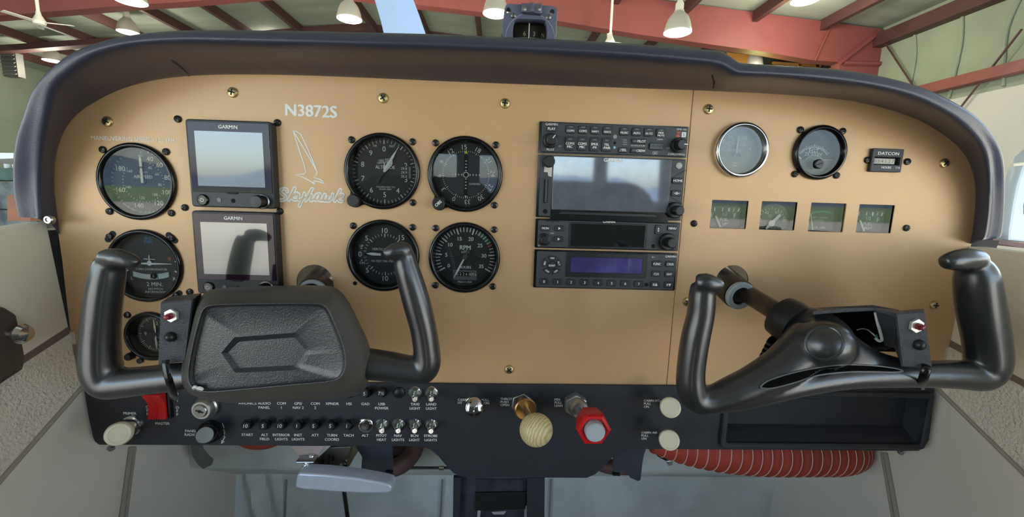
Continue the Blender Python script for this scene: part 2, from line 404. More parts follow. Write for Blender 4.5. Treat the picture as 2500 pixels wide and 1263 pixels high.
placard(['PANEL','RADIO'], 480, 1053, 9, al='R'); placard(['L','T','S'], 548, 1051, 8.2)
b = MB(); b.ribbon([uv(*p, SUBW+WI) for p in ((543,1034),(547,1045))], .0008, SUBW+WI); b.ribbon([uv(*p, SUBW+WI) for p in ((547,1071),(541,1083))], .0008, SUBW+WI); b.ribbon([uv(*p, SUBW+WI) for p in ((541,1083),(548,1079),(541,1076))], .0007, SUBW+WI, True); b.build('arrow_mark', white_ink, sp_)
placard(['CARB','HT'], 1118, 976.5, 7.4, al='L', cap=.0027); placard(['PULL','ON'], 1194, 977.5, 7.4, al='R', cap=.0027)
placard(['THROT','PUSH','OPEN'], 1222, 974.5, 7.4, al='L', cap=.0027); placard(['MIX','PULL','LEAN'], 1354, 976, 7.4, al='L', cap=.0027)
placard(['CABIN HT','PULL','ON'], 1572, 978.5, 7.5, al='L', cap=.0027); placard(['CABIN AIR','PULL','ON'], 1566, 1056.5, 7.5, al='L', cap=.0027)

# glove box
g = Thing('glove_box', 'black open glove tray recessed at the right end of the switch panel', 'glove box', gbc[0], GB[1])
o_ = rrect(gbw+.004, gbh+.004, .004, 3, 0, gbh/2); i_ = rrect(gbw-.008, gbh-.008, .003, 3, 0, gbh/2)
g.part('rim', MB().ring(o_, i_, SUBW-.001, .009, .0015, 0), black_panel)
b = MB(); q2 = rrect(gbw-.010, gbh-.020, .002, 3, -.0005, gbh/2 + .005); i_ = ccw(i_); q2 = ccw(q2)
b.rows([[(x, y, SUBW) for x, y in i_], [(x, y, -.016) for x, y in q2]][::-1]); b.flat(q2, -.016)
tray = g.part('tray', b, black_panel, ang=25)
b = MB(); c = [g.px(x, y, -.012) for x, y in ((1930,962),(1975,976),(2090,975),(2095,958),(1940,955))]; b.prism(c, -.017, -.010, .002); g.part('latch_ridge', b, black_panel, tray)

# ------------------------------------------------------------------ glareshield
def brow():
    b = MB(MAP_WORLD); secs = []
    n = len(BROW)
    for i, (e, l, o) in enumerate(BROW):
        side = max(0, 1 - i/9.0) if i < 9 else (max(0, min(1, (i-26)/9.0)) if i > 26 else 0)
        side = side*side*(3-2*side)
        dl = .066*(1-side) + .020*side; do = .046*(1-side) + .004*side
        E_ = pp(*e, -.001); L_ = pp(*l, dl); O_ = pp(*o, do)
        E0 = pp(*e, -.02)
        mid = (E_*.55 + L_*.45); out = (L_ - E_); out.y = 0; mid += out.normalized()*.004
        f1 = L_*.62 + O_*.38; f1.y = -(dl + .0035*(1-side) - .004*side)
        f2 = L_*.22 + O_*.78; f2.y = -(dl*.86 + do*.14)
        inn = (E_ - O_); inn.y = 0; inn.normalize()
        B1 = O_ + inn*.004; B1.y = .03; B2 = O_ + inn*.016; B2.y = .16; B3 = O_ + inn*.05; B3.y = .34
        secs.append([E0, E_, mid, L_, f1, f2, O_, B1, B2, B3])
    cols = len(secs[0]); dense = []
    along = [cat([s[j] for s in secs], 4) for j in range(cols)]
    for i in range(len(along[0])):
        dense.append([tuple(p) for p in cat([along[j][i] for j in range(cols)], 4)])
    b.rows(dense, closed=False)
    for end in (dense[0], dense[-1]): b.add(end[4:29], [tuple(range(25))])
    return b
gs = brow().build('glareshield', vinyl, None, ang=70)
tag(gs, 'dark padded vinyl glareshield arching over the whole instrument panel', 'glareshield')
# black tubes painting the shade in the vinyl folds near the step
for k, (a, c_) in enumerate((((1738,184),(1742,214)),((1745,180),(1741,215)),((1755,172),(1751,213)),((1763,178),(1768,200)))):
    P = [pp(a[0], a[1], .046), pp((a[0]+c_[0])/2+2, (a[1]+c_[1])/2, .030), pp(c_[0], c_[1], .012)]
    MB(MAP_WORLD).tube(P, .0006, 6, 3).build('crease', slot_dark, gs)

for a, c_ in (((176,214),(222,244)),((186,222),(214,250)),((262,166),(318,206)),((420,150),(462,186)),((392,150),(420,178))):
    P = [pp(a[0], a[1], .034), pp((a[0]+c_[0])/2+3, (a[1]+c_[1])/2, .018), pp(c_[0], c_[1], .004)]
    MB(MAP_WORLD).tube(P, .0005, 6, 3).build('crease', vinyl, gs)
# ------------------------------------------------------------------ cabin side walls
wall_up = mat('upper_wall_leatherette', (236, 226, 204), .55, bump=.06, bscale=300, vary=.05, vscale=7)
wall_tx = mat('pebbled_wall', (232, 222, 204), .6, bump=1.0, bscale=330, vary=.04, vscale=9)
wall_lo = mat('lower_wall_leatherette', (228, 218, 204), .5, bump=.08, bscale=260, vary=.07, vscale=5)
stripe_m = mat('wall_stripe', (120, 106, 96), .5, bump=.05)
welt_m = mat('seam_welt', (158, 150, 136), .5)
def seam_line(inner, outer, k=5.0, back=.6):
    A = pp(*inner, 0); B = pX(outer[0], outer[1], A.x); d = B - A
    return A - d*back, A, A + d*k
def slab(name, pts, off, m, kind='structure', parent=None, bev=False):
    n = len(pts); o = Vector(off); b = MB(MAP_WORLD); P = [tuple(p) for p in pts]; Q = [tuple(Vector(p) + o) for p in pts]
    b.add(P + Q, [tuple(range(n)), tuple(range(n, 2*n))[::-1]] + [(i, i+n, (i+1) % n + n, (i+1) % n) for i in range(n)])
    ob = b.build(name, m, parent)
    if kind: ob['kind'] = kind
    return ob
def side(sgn, name, sill, st_t, st_b, diag, k):
    s0, s1, s2 = seam_line(*sill, k); a0, a1, a2 = seam_line(*st_t, k); b0, b1, b2 = seam_line(*st_b, k); d0, d1, d2 = seam_line(*diag, k)
    off = (sgn*.02, 0, 0)
    up = slab(name, [s1, s2, a2, a1], off, wall_up); tag(up, 'cream leatherette upper cabin side panel on the %s, below the window' % ('left' if sgn < 0 else 'right'), 'wall')
    slab('stripe', [a1 + Vector((-sgn*.001, 0, 0)), a2 + Vector((-sgn*.001, 0, 0)), b2 + Vector((-sgn*.001, 0, 0)), b1 + Vector((-sgn*.001, 0, 0))], off, stripe_m, None, up)
    slab('pebbled_panel', [b1, b2, d2, d1], off, wall_tx, None, up)
    X = d1.x; bot = -.62
    low = slab('kick_panel', [d1, d2, Vector((X, d2.y, bot)), Vector((X, .27, bot)), Vector((X, .27, -.10)), Vector((X, .0, -.10))], off, wall_lo, None, up)
    b = MB(MAP_WORLD); b.tube([d1 + Vector((-sgn*.001, 0, 0)), d2 + Vector((-sgn*.001, 0, 0))], .0022, 8); b.build('seam_welt', welt_m, up)
    return up, X, (s1, s2)
wl, XL, sill_l = side(-1, 'wall_left', ((112,543),(0,563)), ((166,798),(58,868)), ((168,815),(60,885)), ((199,945),(0,1172)), 5)
wr, XR, sill_r = side(1, 'wall_right', ((2366,602),(2500,618)), ((2322,831),(2500,928)), ((2318,846),(2500,945)), ((2291,950),(2500,1155)), 5)
for par, X, a, c_ in ((wl, XL, (316,1092), (291,1275)), (wr, XR, (2165,1106), (2196,1275))):
    s_ = -1 if X > 0 else 1
    for k in range(2):
        b = MB(MAP_WORLD); P = [pX(a[0]+k*7*s_, a[1], X) + Vector((s_*.002, 0, 0)), pX(c_[0]+k*9*s_, c_[1], X) + Vector((s_*.002, 0, 0))]; b.tube(P, .0026, 8); b.build('door_seal', welt_m, par)
# dark sheets painting the shade in the gap between panel edge and walls
gap_m = mat('gap_shade', (34, 31, 30), .7)
for par, pts in ((wl, ((60,566),(90,620),(120,790),(160,960),(260,960),(260,556))), (wr, ((2440,588),(2420,640),(2380,790),(2320,960),(2240,960),(2240,575)))):
    s_ = slab('gap_filler', [pp(x, y, -.006) for x, y in pts], (0, .02, 0), gap_m, None, par)
# fasteners at the brow's lower corners
def rivet(px, py, d, label, r=.0045):
    c = uv(px, py, d); t = Thing('snap_fastener', label, 'fastener', c[0], c[1], 'snap fasteners')
    t.part('cap', MB().lathe([(r, d-.003), (r, d), (r*.8, d+.0012), (r*.45, d+.0012), (r*.4, d+.0004), (0, d+.0004)], 20), steel)
rivet(118, 537, .020, 'silver snap fastener at the left foot of the glareshield')
rivet(270, 1097, -.02, 'dark snap fastener under the left end of the switch panel', .003)
rivet(2201, 1106, -.02, 'small ball-headed fastener under the right end of the switch panel', .003)

# window latch plate on the left wall
def latch():
    XP = sill_l[0].x*.45 + XL*.55 + .004; c = pX(15, 815, XP); t = Thing('door_latch', 'dark metal door latch plate with a chrome knob on the left wall', 'latch', c.x, c.z, None, c.y)
    q = [pX(x, y, XP) - c for x, y in ((-60,735),(2,752),(28,768),(42,830),(52,882),(46,902),(0,932),(-60,980))]
    b = MB(MAP_WORLD); n = len(q); i_ = [p*.9 for p in q]
    b.rows([[tuple(p + Vector((-.004, 0, 0))) for p in q], [tuple(p + Vector((.003, 0, 0))) for p in q], [tuple(p + Vector((.0045, 0, 0))) for p in i_]])
    b.add([tuple(p + Vector((.0045, 0, 0))) for p in i_], [tuple(range(n))])
    m_ = mat('latch_metal', (104, 96, 92), .35, .6, vary=.2, vscale=40)
    b.build('plate', m_, t.o, ang=30)
    b = MB(MAP_WORLD); T = Matrix.Rotation(R(90), 4, 'Y'); b.lathe([(.004, .003), (.004, .009), (.008, .011), (.0095, .015), (.007, .019), (0, .021)], 24, T=T); b.build('knob', chrome, t.o)
latch()

# ------------------------------------------------------------------ cabin behind the camera (seen only in the screens and as shade)
head_m = mat('headliner', (206, 200, 186), .8, bump=.2, bscale=200)
ch = slab('cabin_ceiling', [(-.57, -.30, .50), (.57, -.30, .50), (.57, -2.1, .46), (-.57, -2.1, .46)], (0, 0, .03), head_m)
tag(ch, 'cream cabin headliner overhead, behind the windshield', 'ceiling')
wing = slab('wing_underside', [(-5.4, -.25, .58), (5.4, -.25, .58), (5.4, -1.75, .60), (-5.4, -1.75, .60)], (0, 0, .16), mat('wing_paint', (226, 228, 230), .4))
tag(wing, 'white high wing over the cabin', 'wing')
RX = -2.1
cr_ = link('wall_rear', plate_mesh('wall_rear', [(-.60, -.62), (.60, -.62), (.60, .47), (-.60, .47)], [[(-.43, .07), (-.29, .07), (-.29, .29), (-.43, .29)], [(-.157, .07), (-.02, .07), (-.02, .29), (-.157, .29)], [(.10, .05), (.52, .05), (.52, .33), (.10, .33)]], -.03, 0, 0, mat('rear_trim', (120, 116, 108), .8)), None, (0, RX, 0))  # openings placed so sky patches show in the course dial's glass
cr_.data.transform(Matrix.Rotation(math.pi, 4, 'Z') @ Matrix.Scale(-1, 4, (1, 0, 0))); cr_['kind'] = 'structure'; tag(cr_, 'unseen cabin rear bulkhead, added window openings shape the dial reflections', 'wall')
for sg in (-1, 1):
    T_ = Matrix.Translation((0, -RX, 0))
    def rp(name, pts):
        o_ = slab(name, pts, (sg*.03, 0, 0), head_m, None, cr_); o_.data.transform(T_)
    rp('door_post', [(sg*.57, -.98, -.62), (sg*.57, -1.12, -.62), (sg*.57, -1.22, .47), (sg*.57, -1.04, .47)])
    rp('rear_side_panel', [(sg*.57, -1.12, -.62), (sg*.57, -2.1, -.62), (sg*.57, -2.1, .08 if sg > 0 else .47), (sg*.57, -1.16, .05 if sg > 0 else .47)])  # left side raised to full height to darken the altimeter glass

seat_m = mat('seat_green', (98, 106, 94), .7, bump=.2, bscale=250)  # unseen seats added to block bright reflections in dials and displays
for sg in (-1, 1):
    so = bpy.data.objects.new('front_seat', None); COL.objects.link(so); so.location = (sg*.26 - .02, -.80, -.62); tag(so, '%s green front seat behind the camera, added to block reflections' % ('left' if sg < 0 else 'right'), 'seat', 'front seats')
    b = MB(); b.T = Matrix.Translation((0, .40, .10)) @ Matrix.Rotation(R(14), 4, 'X'); b.prism(rrect(.44, .66, .09, 5, 0, .0), -.05, .05, .03); b.build('backrest', seat_m, so, ang=50)
    b = MB(MAP_WORLD); b.T = Matrix.Translation((0, .22, .17)); b.prism(rrect(.44, .42, .06, 5), -.06, .06, .03); b.build('cushion', seat_m, so, ang=50)
    b = MB(MAP_WORLD); b.prism(rrect(.36, .34, .02, 3, 0, .2), 0, .12); b.build('base', dial_black, so)

# ------------------------------------------------------------------ foot well
cloth_m = mat('insulation_cloth', (224, 228, 222), .75, bump=.25, bscale=90, col2=(186, 190, 184), vscale=9, thr=(.42, .75), detail=8)
YF = .245
def cloth():
    b = MB(MAP_WORLD); nx, nz = 120, 40; x0, x1 = XL, XR; z0, z1 = -.62, pw(700, 1150, YF).z; rows = []
    fx = pw(620, 1200, YF).x
    for j in range(nz + 1):
        z = z0 + (z1-z0)*j/nz; row = []
        for i in range(nx + 1):
            x = x0 + (x1-x0)*i/nx
            k = math.exp(-((x-fx)/.05)**2)
            y = YF - .010*k*math.sin((x - fx)*150 + (z+.3)*26) - .004*noise.noise(Vector((x*9, z*7, 1.3)))
            row.append((x, y, z))
        rows.append(row)
    b.rows(rows, closed=False); return b
fwl = cloth().build('wall_front', cloth_m, None, ang=60); tag(fwl, 'off-white insulation cloth on the firewall of the foot well', 'wall', kind='structure')
b = MB(MAP_WORLD); z1 = pw(700, 1150, YF).z
b.rows([[(XL, YF-.004, z1-.004), (XR, YF-.004, z1-.004)], [(XL, YF-.012, z1+.004), (XR, YF-.012, z1+.004)], [(XL, YF-.10, z1+.075), (XR, YF-.10, z1+.075)], [(XL, YF-.11, -.03), (XR, YF-.11, -.03)]], closed=False)
b.build('sloped_panel', cloth_m, fwl, ang=50)
slab('floor', [(XL, -1.3, -.62), (XR, -1.3, -.62), (XR, .3, -.62), (XL, .3, -.62)], (0, 0, -.02), mat('cabin_carpet', (176, 172, 166), .95, bump=.6, bscale=200))
# seams on the cloth
for k, x in enumerate((1080, 1345, 700)):
    P = [pw(x, 1172, YF-.006), pw(x-6, 1290, YF-.006)]; MB(MAP_WORLD).tube(P, .0016, 6).build('cloth_seam', mat('cloth_seam', (138, 138, 130), .8), fwl)

# ------------------------------------------------------------------ windshield
def windshield():
    b = MB(MAP_WORLD); rows = []
    for j in range(13):
        t = j/12; row = []
        for i in range(25):
            x = -.78 + 1.56*i/24; k = (abs(x)/.78)**2.2
            y = .40 - .42*t - k*.36; z = .06 + .46*math.sin(t*1.35) - .05*k
            row.append((x, y, z))
        rows.append(row)
    b.rows(rows, closed=False); return b
ws = windshield().build('window_1', glass('windshield_acrylic', (244, 247, 245), .04, .03), None, ang=80)
tag(ws, 'clear curved acrylic windshield above the glareshield', 'windshield', kind='structure')

# ------------------------------------------------------------------ hangar
red_m = mat('red_oxide_steel', (128, 66, 62), .6, vary=.10, vscale=1.2)
dred_m = mat('dark_red_purlin', (76, 44, 42), .65, vary=.12, vscale=2)
green_m = mat('green_grey_insulation', (142, 153, 134), .7, bump=.3, bscale=3, vary=.08, vscale=1.2)
roof_m = mat('roof_insulation', (150, 160, 146), .75, vary=.14, vscale=1.0, stretch=(.4, 3, 1))
white_m = mat('white_sheet', (196, 194, 188), .6, vary=.03, vscale=1)
YN, YFAR, YB, YD, YS = 9.1, 12.6, 16.0, -8.0, 3.0   # near frame, far frame, back wall, roof edge, start of the side walls
XW = pw(2157, 90, YN).x; RIDGE = pw(758, -112, YN); EAVE = pw(2155, 66, YN)
slope = (RIDGE.z - EAVE.z)/(EAVE.x - RIDGE.x); XLW = 2*RIDGE.x - XW
def roof_z(x): return RIDGE.z - slope*abs(x - RIDGE.x)
GZ = -1.55
def wbox(name, a, c_, m, parent=None, kind=None):
    b = MB(MAP_WORLD); b.box(((a[0]+c_[0])/2, (a[1]+c_[1])/2, (a[2]+c_[2])/2), (abs(c_[0]-a[0]), abs(c_[1]-a[1]), abs(c_[2]-a[2])))
    o = b.build(name, m, parent)
    if kind: o['kind'] = kind
    return o
def wprism(name, poly_px, Y, th, m, parent=None):
    b = MB(MAP_WORLD); P = [pw(x, y, Y) for x, y in poly_px]; n = len(P)
    b.add([tuple(p) for p in P] + [(p.x, p.y + th, p.z) for p in P], [tuple(range(n)), tuple(range(n, 2*n))[::-1]] + [(i, i+n, (i+1) % n + n, (i+1) % n) for i in range(n)])
    return b.build(name, m, parent)
ceil = slab('ceiling', [(RIDGE.x, YD, RIDGE.z), (XW, YD, roof_z(XW)), (XW, YB, roof_z(XW)), (RIDGE.x, YB, RIDGE.z)], (0, 0, .15), roof_m)
tag(ceil, 'grey-green insulated hangar roof with dark red purlins', 'ceiling')
slab('roof_slope', [(RIDGE.x, YD, RIDGE.z), (XLW, YD, roof_z(XLW)), (XLW, YB, roof_z(XLW)), (RIDGE.x, YB, RIDGE.z)][::-1], (0, 0, .15), roof_m, None, ceil)
k = 0
for i in range(-9, 10):
    x = RIDGE.x + i*1.5 + (.3 if i >= 0 else -.3)
    if x > XW - .3 or x < XLW + .3: continue
    z = roof_z(x); wbox('purlin', (x-.055, YD, z-.22), (x+.055, YB, z-.005), dred_m, ceil)
slab('wall_right_hangar', [(XW, YS, GZ), (XW, YB, GZ), (XW, YB, roof_z(XW)+.1), (XW, YS, roof_z(XW)+.1)], (.2, 0, 0), green_m)
hw = bpy.data.objects['wall_right_hangar']; tag(hw, 'pale green insulated hangar side wall beyond the right window', 'wall')
# white lower sheeting, girt, eave strut, bracing on the side wall
p1, p2 = pX(2296, 246, XW-.05), pX(2491, 211, XW-.05); dz = (p2.z + p1.z)/2
wbox('white_sheeting', (XW-.06, YS, GZ), (XW-.01, YB-.1, dz), white_m, hw)
q1 = pX(2238, 222, XW-.1); q2 = pX(2493, 164, XW-.1); gz = (q1.z + q2.z)/2
wbox('girt', (XW-.2, YS, gz-.10), (XW, YB, gz+.08), red_m, hw)
wbox('eave_strut', (XW-.22, YS, roof_z(XW)-.42), (XW, YB, roof_z(XW)-.16), dred_m, hw)
for a, c_ in (((2150,89),(2236,220)), ((2495,71),(2330,282))):
    MB(MAP_WORLD).tube([pX(*a, XW-.12), pX(*c_, XW-.12)], .018, 6).build('brace_cable', dred_m, hw)
for k in range(7):   # insulation seams
    y = 3.2 + k*.85; MB(MAP_WORLD).tube([(XW-.02, y, dz+.05), (XW-.02, y + .1*math.sin(k*2), (dz+roof_z(XW))/2), (XW-.02, y+.05*math.cos(k), roof_z(XW)-.4)], .022, 6, 4).build('insulation_seam', green_m, hw)
wb = slab('wall_back', [(XLW, YB, GZ), (XW, YB, GZ), (XW, YB, roof_z(XW)), (RIDGE.x, YB, RIDGE.z), (XLW, YB, roof_z(XLW))], (0, .2, 0), green_m); tag(wb, 'green-grey back wall of the hangar', 'wall')
slab('wall_left_hangar', [(XLW, YS, GZ), (XLW, YB, GZ), (XLW, YB, roof_z(XLW)+.1), (XLW, YS, roof_z(XLW)+.1)], (-.2, 0, 0), green_m)
tag(bpy.data.objects['wall_left_hangar'], 'hangar side wall far off to the left', 'wall')
g1 = pw(40, 249, YB-.1); wbox('girt', (XLW, YB-.2, g1.z-.13), (XW, YB, g1.z+.13), red_m, wb)
g1 = pw(40, 222, YB-.1); MB(MAP_WORLD).tube([pw(-60, 220, YB-.2), pw(82, 224, YB-.2)], .03, 8).build('conduit', steel, wb)
MB(MAP_WORLD).tube([pw(-30, 282, YB-.2), pw(25, 290, YB-.2), pw(60, 281, YB-.2), pw(110, 268, YB-.2), pw(160, 262, YB-.2)], .025, 8, 4).build('cable', dial_black, wb)
MB(MAP_WORLD).tube([pw(56, 150, YB-.15), pw(55, 260, YB-.15)], .03, 8).build('conduit', mat('grey_conduit', (150, 152, 140), .5), wb)
slab('hangar_floor', [(XLW, YD, GZ), (XW, YD, GZ), (XW, YB, GZ), (XLW, YB, GZ)], (0, 0, -.2), mat('hangar_concrete', (176, 170, 160), .5, vary=.08, vscale=.6))
# near steel frame, far steel frame
fr = wprism('roof_truss', [(758,-22),(1033,13),(1361,51),(1560,84),(1875,128),(1977,146),(2050,152),(2050,560),(2150,560),(2152,69),(2141,69),(1870,33),(1613,0),(758,-112)], YN, .25, red_m)
tag(fr, 'large red steel roof frame with a deep haunch at the right', 'steel frame')
MB(MAP_WORLD).tube([pw(2050, 154, YN-.02), pw(2150, 76, YN-.02)], .05, 6).build('stiffener', red_m, fr)
MB(MAP_WORLD).tube([pw(2060, 154, YN-.02), pw(2150, 156, YN-.02)], .05, 6).build('stiffener', red_m, fr)
MB(MAP_WORLD).tube([pw(1990, 148, YN-.02), pw(2030, 60, YN-.02)], .02, 6).build('stiffener', red_m, fr)
fl = wprism('roof_truss', [(758,-22),(443,5),(310,13),(0,38),(-700,96),(-700,10),(758,-112)], YN, .25, red_m); tag(fl, 'red steel roof beam crossing the upper left corner', 'steel frame')
ff_ = wprism('roof_truss', [(909,52),(1236,84),(1700,132),(1700,152),(1236,104),(909,73),(625,92),(284,103),(44,122),(-300,143),(-300,125),(44,107),(284,90),(625,76)], YFAR, .25, dred_m); tag(ff_, 'distant dark red roof frame seen low through the windshield', 'steel frame')
# wooden framed loft beyond the right end of the near frame
wood = mat('orange_timber', (188, 122, 66), .6, vary=.15, vscale=3)
lf = bpy.data.objects.new('storage_loft', None); COL.objects.link(lf); lf.location = pw(1850, 180, 10.5); tag(lf, 'timber framed storage loft under the red beam, behind the green lamp', 'loft')
def atl(o, parent):
    o.parent = parent; o.matrix_parent_inverse = Matrix.Translation(-parent.location); return o
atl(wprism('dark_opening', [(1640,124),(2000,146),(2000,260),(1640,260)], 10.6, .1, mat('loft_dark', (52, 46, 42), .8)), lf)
for q in (((1775,128),(1830,134),(1830,190),(1775,190)), ((1888,150),(2005,158),(2005,164),(1888,156)), ((1950,154),(1960,154),(1960,250),(1950,250)), ((1992,156),(2000,157),(2000,250),(1992,250)), ((1600,150),(1880,162),(1880,200),(1600,200))):
    atl(wprism('timber', q, 10.5, .06, wood), lf)
# lamps
glow_w = mat('lamp_glow', (255, 244, 214), .5, emit=14)
glow_g = mat('lamp_glow_green', (210, 255, 60), .5, emit=5)
shade_m = mat('lamp_shade', (205, 200, 190), .4, .3)
cap_m = mat('lamp_cap', (226, 222, 210), .5)
def lamp(px, py, wpx, label, glow=None, power=75, cord=1.2, capm=None, dia=.46):
    dep = dia*F/wpx; Y = CP.y + dep; p = pw(px, py, Y)
    o = bpy.data.objects.new('hangar_lamp', None); COL.objects.link(o); o.location = p; tag(o, label, 'lamp', 'bell shaped hangar lamps')
    r = dia/2
    def L_(name, prof, m, n=28):
        b = MB(MAP_WORLD); b.lathe(prof, n); return b.build(name, m, o)
    L_('shade', [(r, 0), (r*1.02, .02), (r*.95, .07), (r*.87, .15), (r*.72, .235), (r*.48, .30), (r*.36, .33), (r*.36, .35)], shade_m)
    L_('diffuser', [(r*.97, .015), (r*.9, -.01), (r*.5, -.025), (0, -.03)], glow or glow_w)
    L_('cap', [(r*.3, .34), (r*.3, .46), (r*.2, .50), (r*.12, .56), (0, .57)], capm or cap_m)
    b = MB(MAP_WORLD); zt = max(roof_z(p.x) - .02 - p.z, .7); b.tube([(0, 0, .56), (0, 0, zt)], .012, 6); b.build('cord', dial_black, o)
    l = bpy.data.lights.new('lamp_light', 'POINT'); l.energy = power; l.color = (1, .90, .74) if glow is None else (.8, 1, .35); l.shadow_soft_size = .2
    lo = bpy.data.objects.new('lamp_light', l); COL.objects.link(lo); lo.parent = o; lo.location = (0, 0, -.28)
lamp(1654, 80, 62, 'bell lamp hanging in front of the big red beam, right of the compass')
lamp(853, 47, 54, 'bell lamp left of the propeller blade')
lamp(1210, 34, 58, 'bell lamp just left of the compass top')
lamp(313, 79, 41, 'bell lamp at upper left below the red beam')
lamp(129, 149, 35, 'lowest bell lamp at far left against the green back wall')
lamp(318, 3, 62, 'bell lamp at the top edge, upper left')
lamp(1965, 2, 58, 'bell lamp at the top edge, upper right')
lamp(1841, 163, 37, 'bell lamp glowing yellow-green above the right of the glareshield', glow_g, 20, dia=.36, capm=mat('green_cap', (170, 230, 40), .5, emit=.6))
lamp(659, 84, 15, 'tiny far lamp just above the glareshield, left of centre', None, 25, dia=.2)
# fans
def fan(px, py, span, top, label):
    dia = .95; dep = dia*F/span; Y = CP.y + dep; p = pw(px, py, Y); s = dep/F
    o = bpy.data.objects.new('ceiling_fan', None); COL.objects.link(o); o.location = p; tag(o, label, 'fan', 'white ceiling fans')
    fm = mat('fan_white', (226, 224, 214), .5)
    b = MB(MAP_WORLD); b.lathe([(.02, -.02), (.08, 0), (.095, .05), (.07, .10), (.04, .16), (.03, .22), (0, .22)], 20); b.build('motor', fm, o)
    b = MB(MAP_WORLD); b.tube([(0, 0, .2), (0, 0, max((py-top)*s, .6))], .025, 8); b.build('rod', fm, o)
    for k in range(3):
        a = R(15 + 120*k); b = MB(MAP_WORLD); b.T = Matrix.Rotation(a, 4, 'Z') @ Matrix.Rotation(R(10), 4, 'X'); b.box((.27, 0, .04), (.41, .09, .010)); b.build('blade', fm, o)
fan(97, 60, 118, 22, 'white ceiling fan hanging at the upper left')
fan(1489, 108, 110, 4, 'white ceiling fan with a long rod, right of the compass')
# heater hung on the back wall
ht = bpy.data.objects.new('unit_heater', None); COL.objects.link(ht); c = pw(32, 160, YB-3); ht.location = c; tag(ht, 'grey louvred unit heater at the far left under the roof', 'heater')
hm = mat('heater_grey', (84, 84, 82), .5)
b = MB(MAP_WORLD); b.box((0, 0, 0), (.42, .2, .66)); b.build('body', hm, ht)
for k in range(6):
    b = MB(MAP_WORLD); b.T = Matrix.Translation((0, -.12, -.26 + k*.104)) @ Matrix.Rotation(R(35), 4, 'X'); b.box((0, 0, 0), (.38, .08, .012)); b.build('louvre', mat('louvre_grey', (120, 118, 114), .4), ht)
# things on the hangar floor seen past the left of the glareshield
wg = wprism('parked_wing', [(-120,372),(58,374),(58,386),(-120,392)], 6, 1.2, mat('wing_white', (232, 236, 240), .4)); tag(wg, 'white wing edge of a parked aircraft at far left', 'wing')
dk = mat('clutter_dark', (70, 74, 76), .7, col2=(120, 124, 122), vscale=3); gm = mat('clutter_green', (58, 92, 82), .7, vary=.3, vscale=5); bm_ = mat('clutter_brown', (150, 96, 66), .7, vary=.2, vscale=3)
for q, m_, nm, lb, cc in (([(-100,444),(55,444),(55,510),(-100,510)], dk, 'tool_cabinet', 'grey tool cabinet at far left beyond the glareshield', 'cabinet'), ([(-100,412),(56,410),(56,440),(-100,440)], gm, 'storage_bin', 'green storage bin on the grey tool cabinet', 'bin'), ([(18,476),(75,480),(75,540),(18,540)], bm_, 'cardboard_box', 'brown box low at far left above the wall sill', 'box'), ([(-100,512),(90,514),(90,560),(-100,560)], dk, 'workbench', 'dark workbench low at far left behind the sill', 'bench')):
    Y_ = {'cardboard_box': 6.2}.get(nm, 7.0); o = wprism(nm, q, Y_, .6, m_); tag(o, lb, cc)
for k, x in enumerate((20, 40)):
    c = pw(x, 411, 7.2); b = MB(MAP_WORLD); b.lathe([(.045, 0), (.048, .08), (.045, .16), (.02, .2), (.02, .24), (0, .24)], 14); o = b.build('bottle', mat('bottle_white', (220, 222, 220), .4), None, c); tag(o, ('left' if k == 0 else 'right') + ' white bottle standing on the green storage bin', 'bottle', 'bottles on the bin')

# this aircraft's own open right door and the propeller blade
def open_door():
    Y0 = .55; o = bpy.data.objects.new('open_cabin_door', None); COL.objects.link(o); c = pw(2470, 580, Y0); o.location = c; tag(o, 'pale blue open cabin door with a rounded window at the right edge', 'door')
    dm = mat('aircraft_blue_white', (214, 226, 240), .3, coat=.3)
    out = [(2427,585),(2428,560),(2437,500),(2446,455),(2456,421),(2465,395),(2474,380),(2488,368),(2504,361),(2700,350),(2760,620),(2700,612),(2500,592)]
    win = [(2466,520),(2466,500),(2474,455),(2483,432),(2492,422),(2504,416),(2680,405),(2700,560),(2520,553),(2485,549),(2474,540)]
    P = [pw(x, y, Y0) - c for x, y in out]; Q = [pw(x, y, Y0) - c for x, y in win]
    me = plate_mesh('door_skin', [(p.x, p.z) for p in P], [[(p.x, p.z) for p in Q]], 0, .03, .006, dm); link('door_skin', me, o)
    b = MB(); b.prism([(p.x, p.z) for p in Q], .008, .012); b.build('window_pane', glass('door_window', (84, 112, 176), .12), o)
    b = MB(MAP_WORLD); b.tube([pw(2470, 403, Y0-.04) - c, pw(2500, 400, Y0-.04) - c, pw(2560, 398, Y0-.04) - c], .004, 8); b.build('trim_strip', mat('trim_cream', (236, 228, 205), .5), o)
    b = MB(MAP_WORLD); P2 = [pw(x, y, Y0-.035) - c for x, y in ((2424,583),(2500,594),(2600,604),(2600,614),(2500,606),(2424,593))]
    b.add([tuple(p) for p in P2] + [tuple(p + Vector((0, .05, 0))) for p in P2], [tuple(range(6)), tuple(range(6, 12))[::-1]] + [(i, i+6, (i+1) % 6 + 6, (i+1) % 6) for i in range(6)]); b.build('lower_frame', mat('door_frame_brown', (104, 70, 72), .6, vary=.3, vscale=30), o)
open_door()
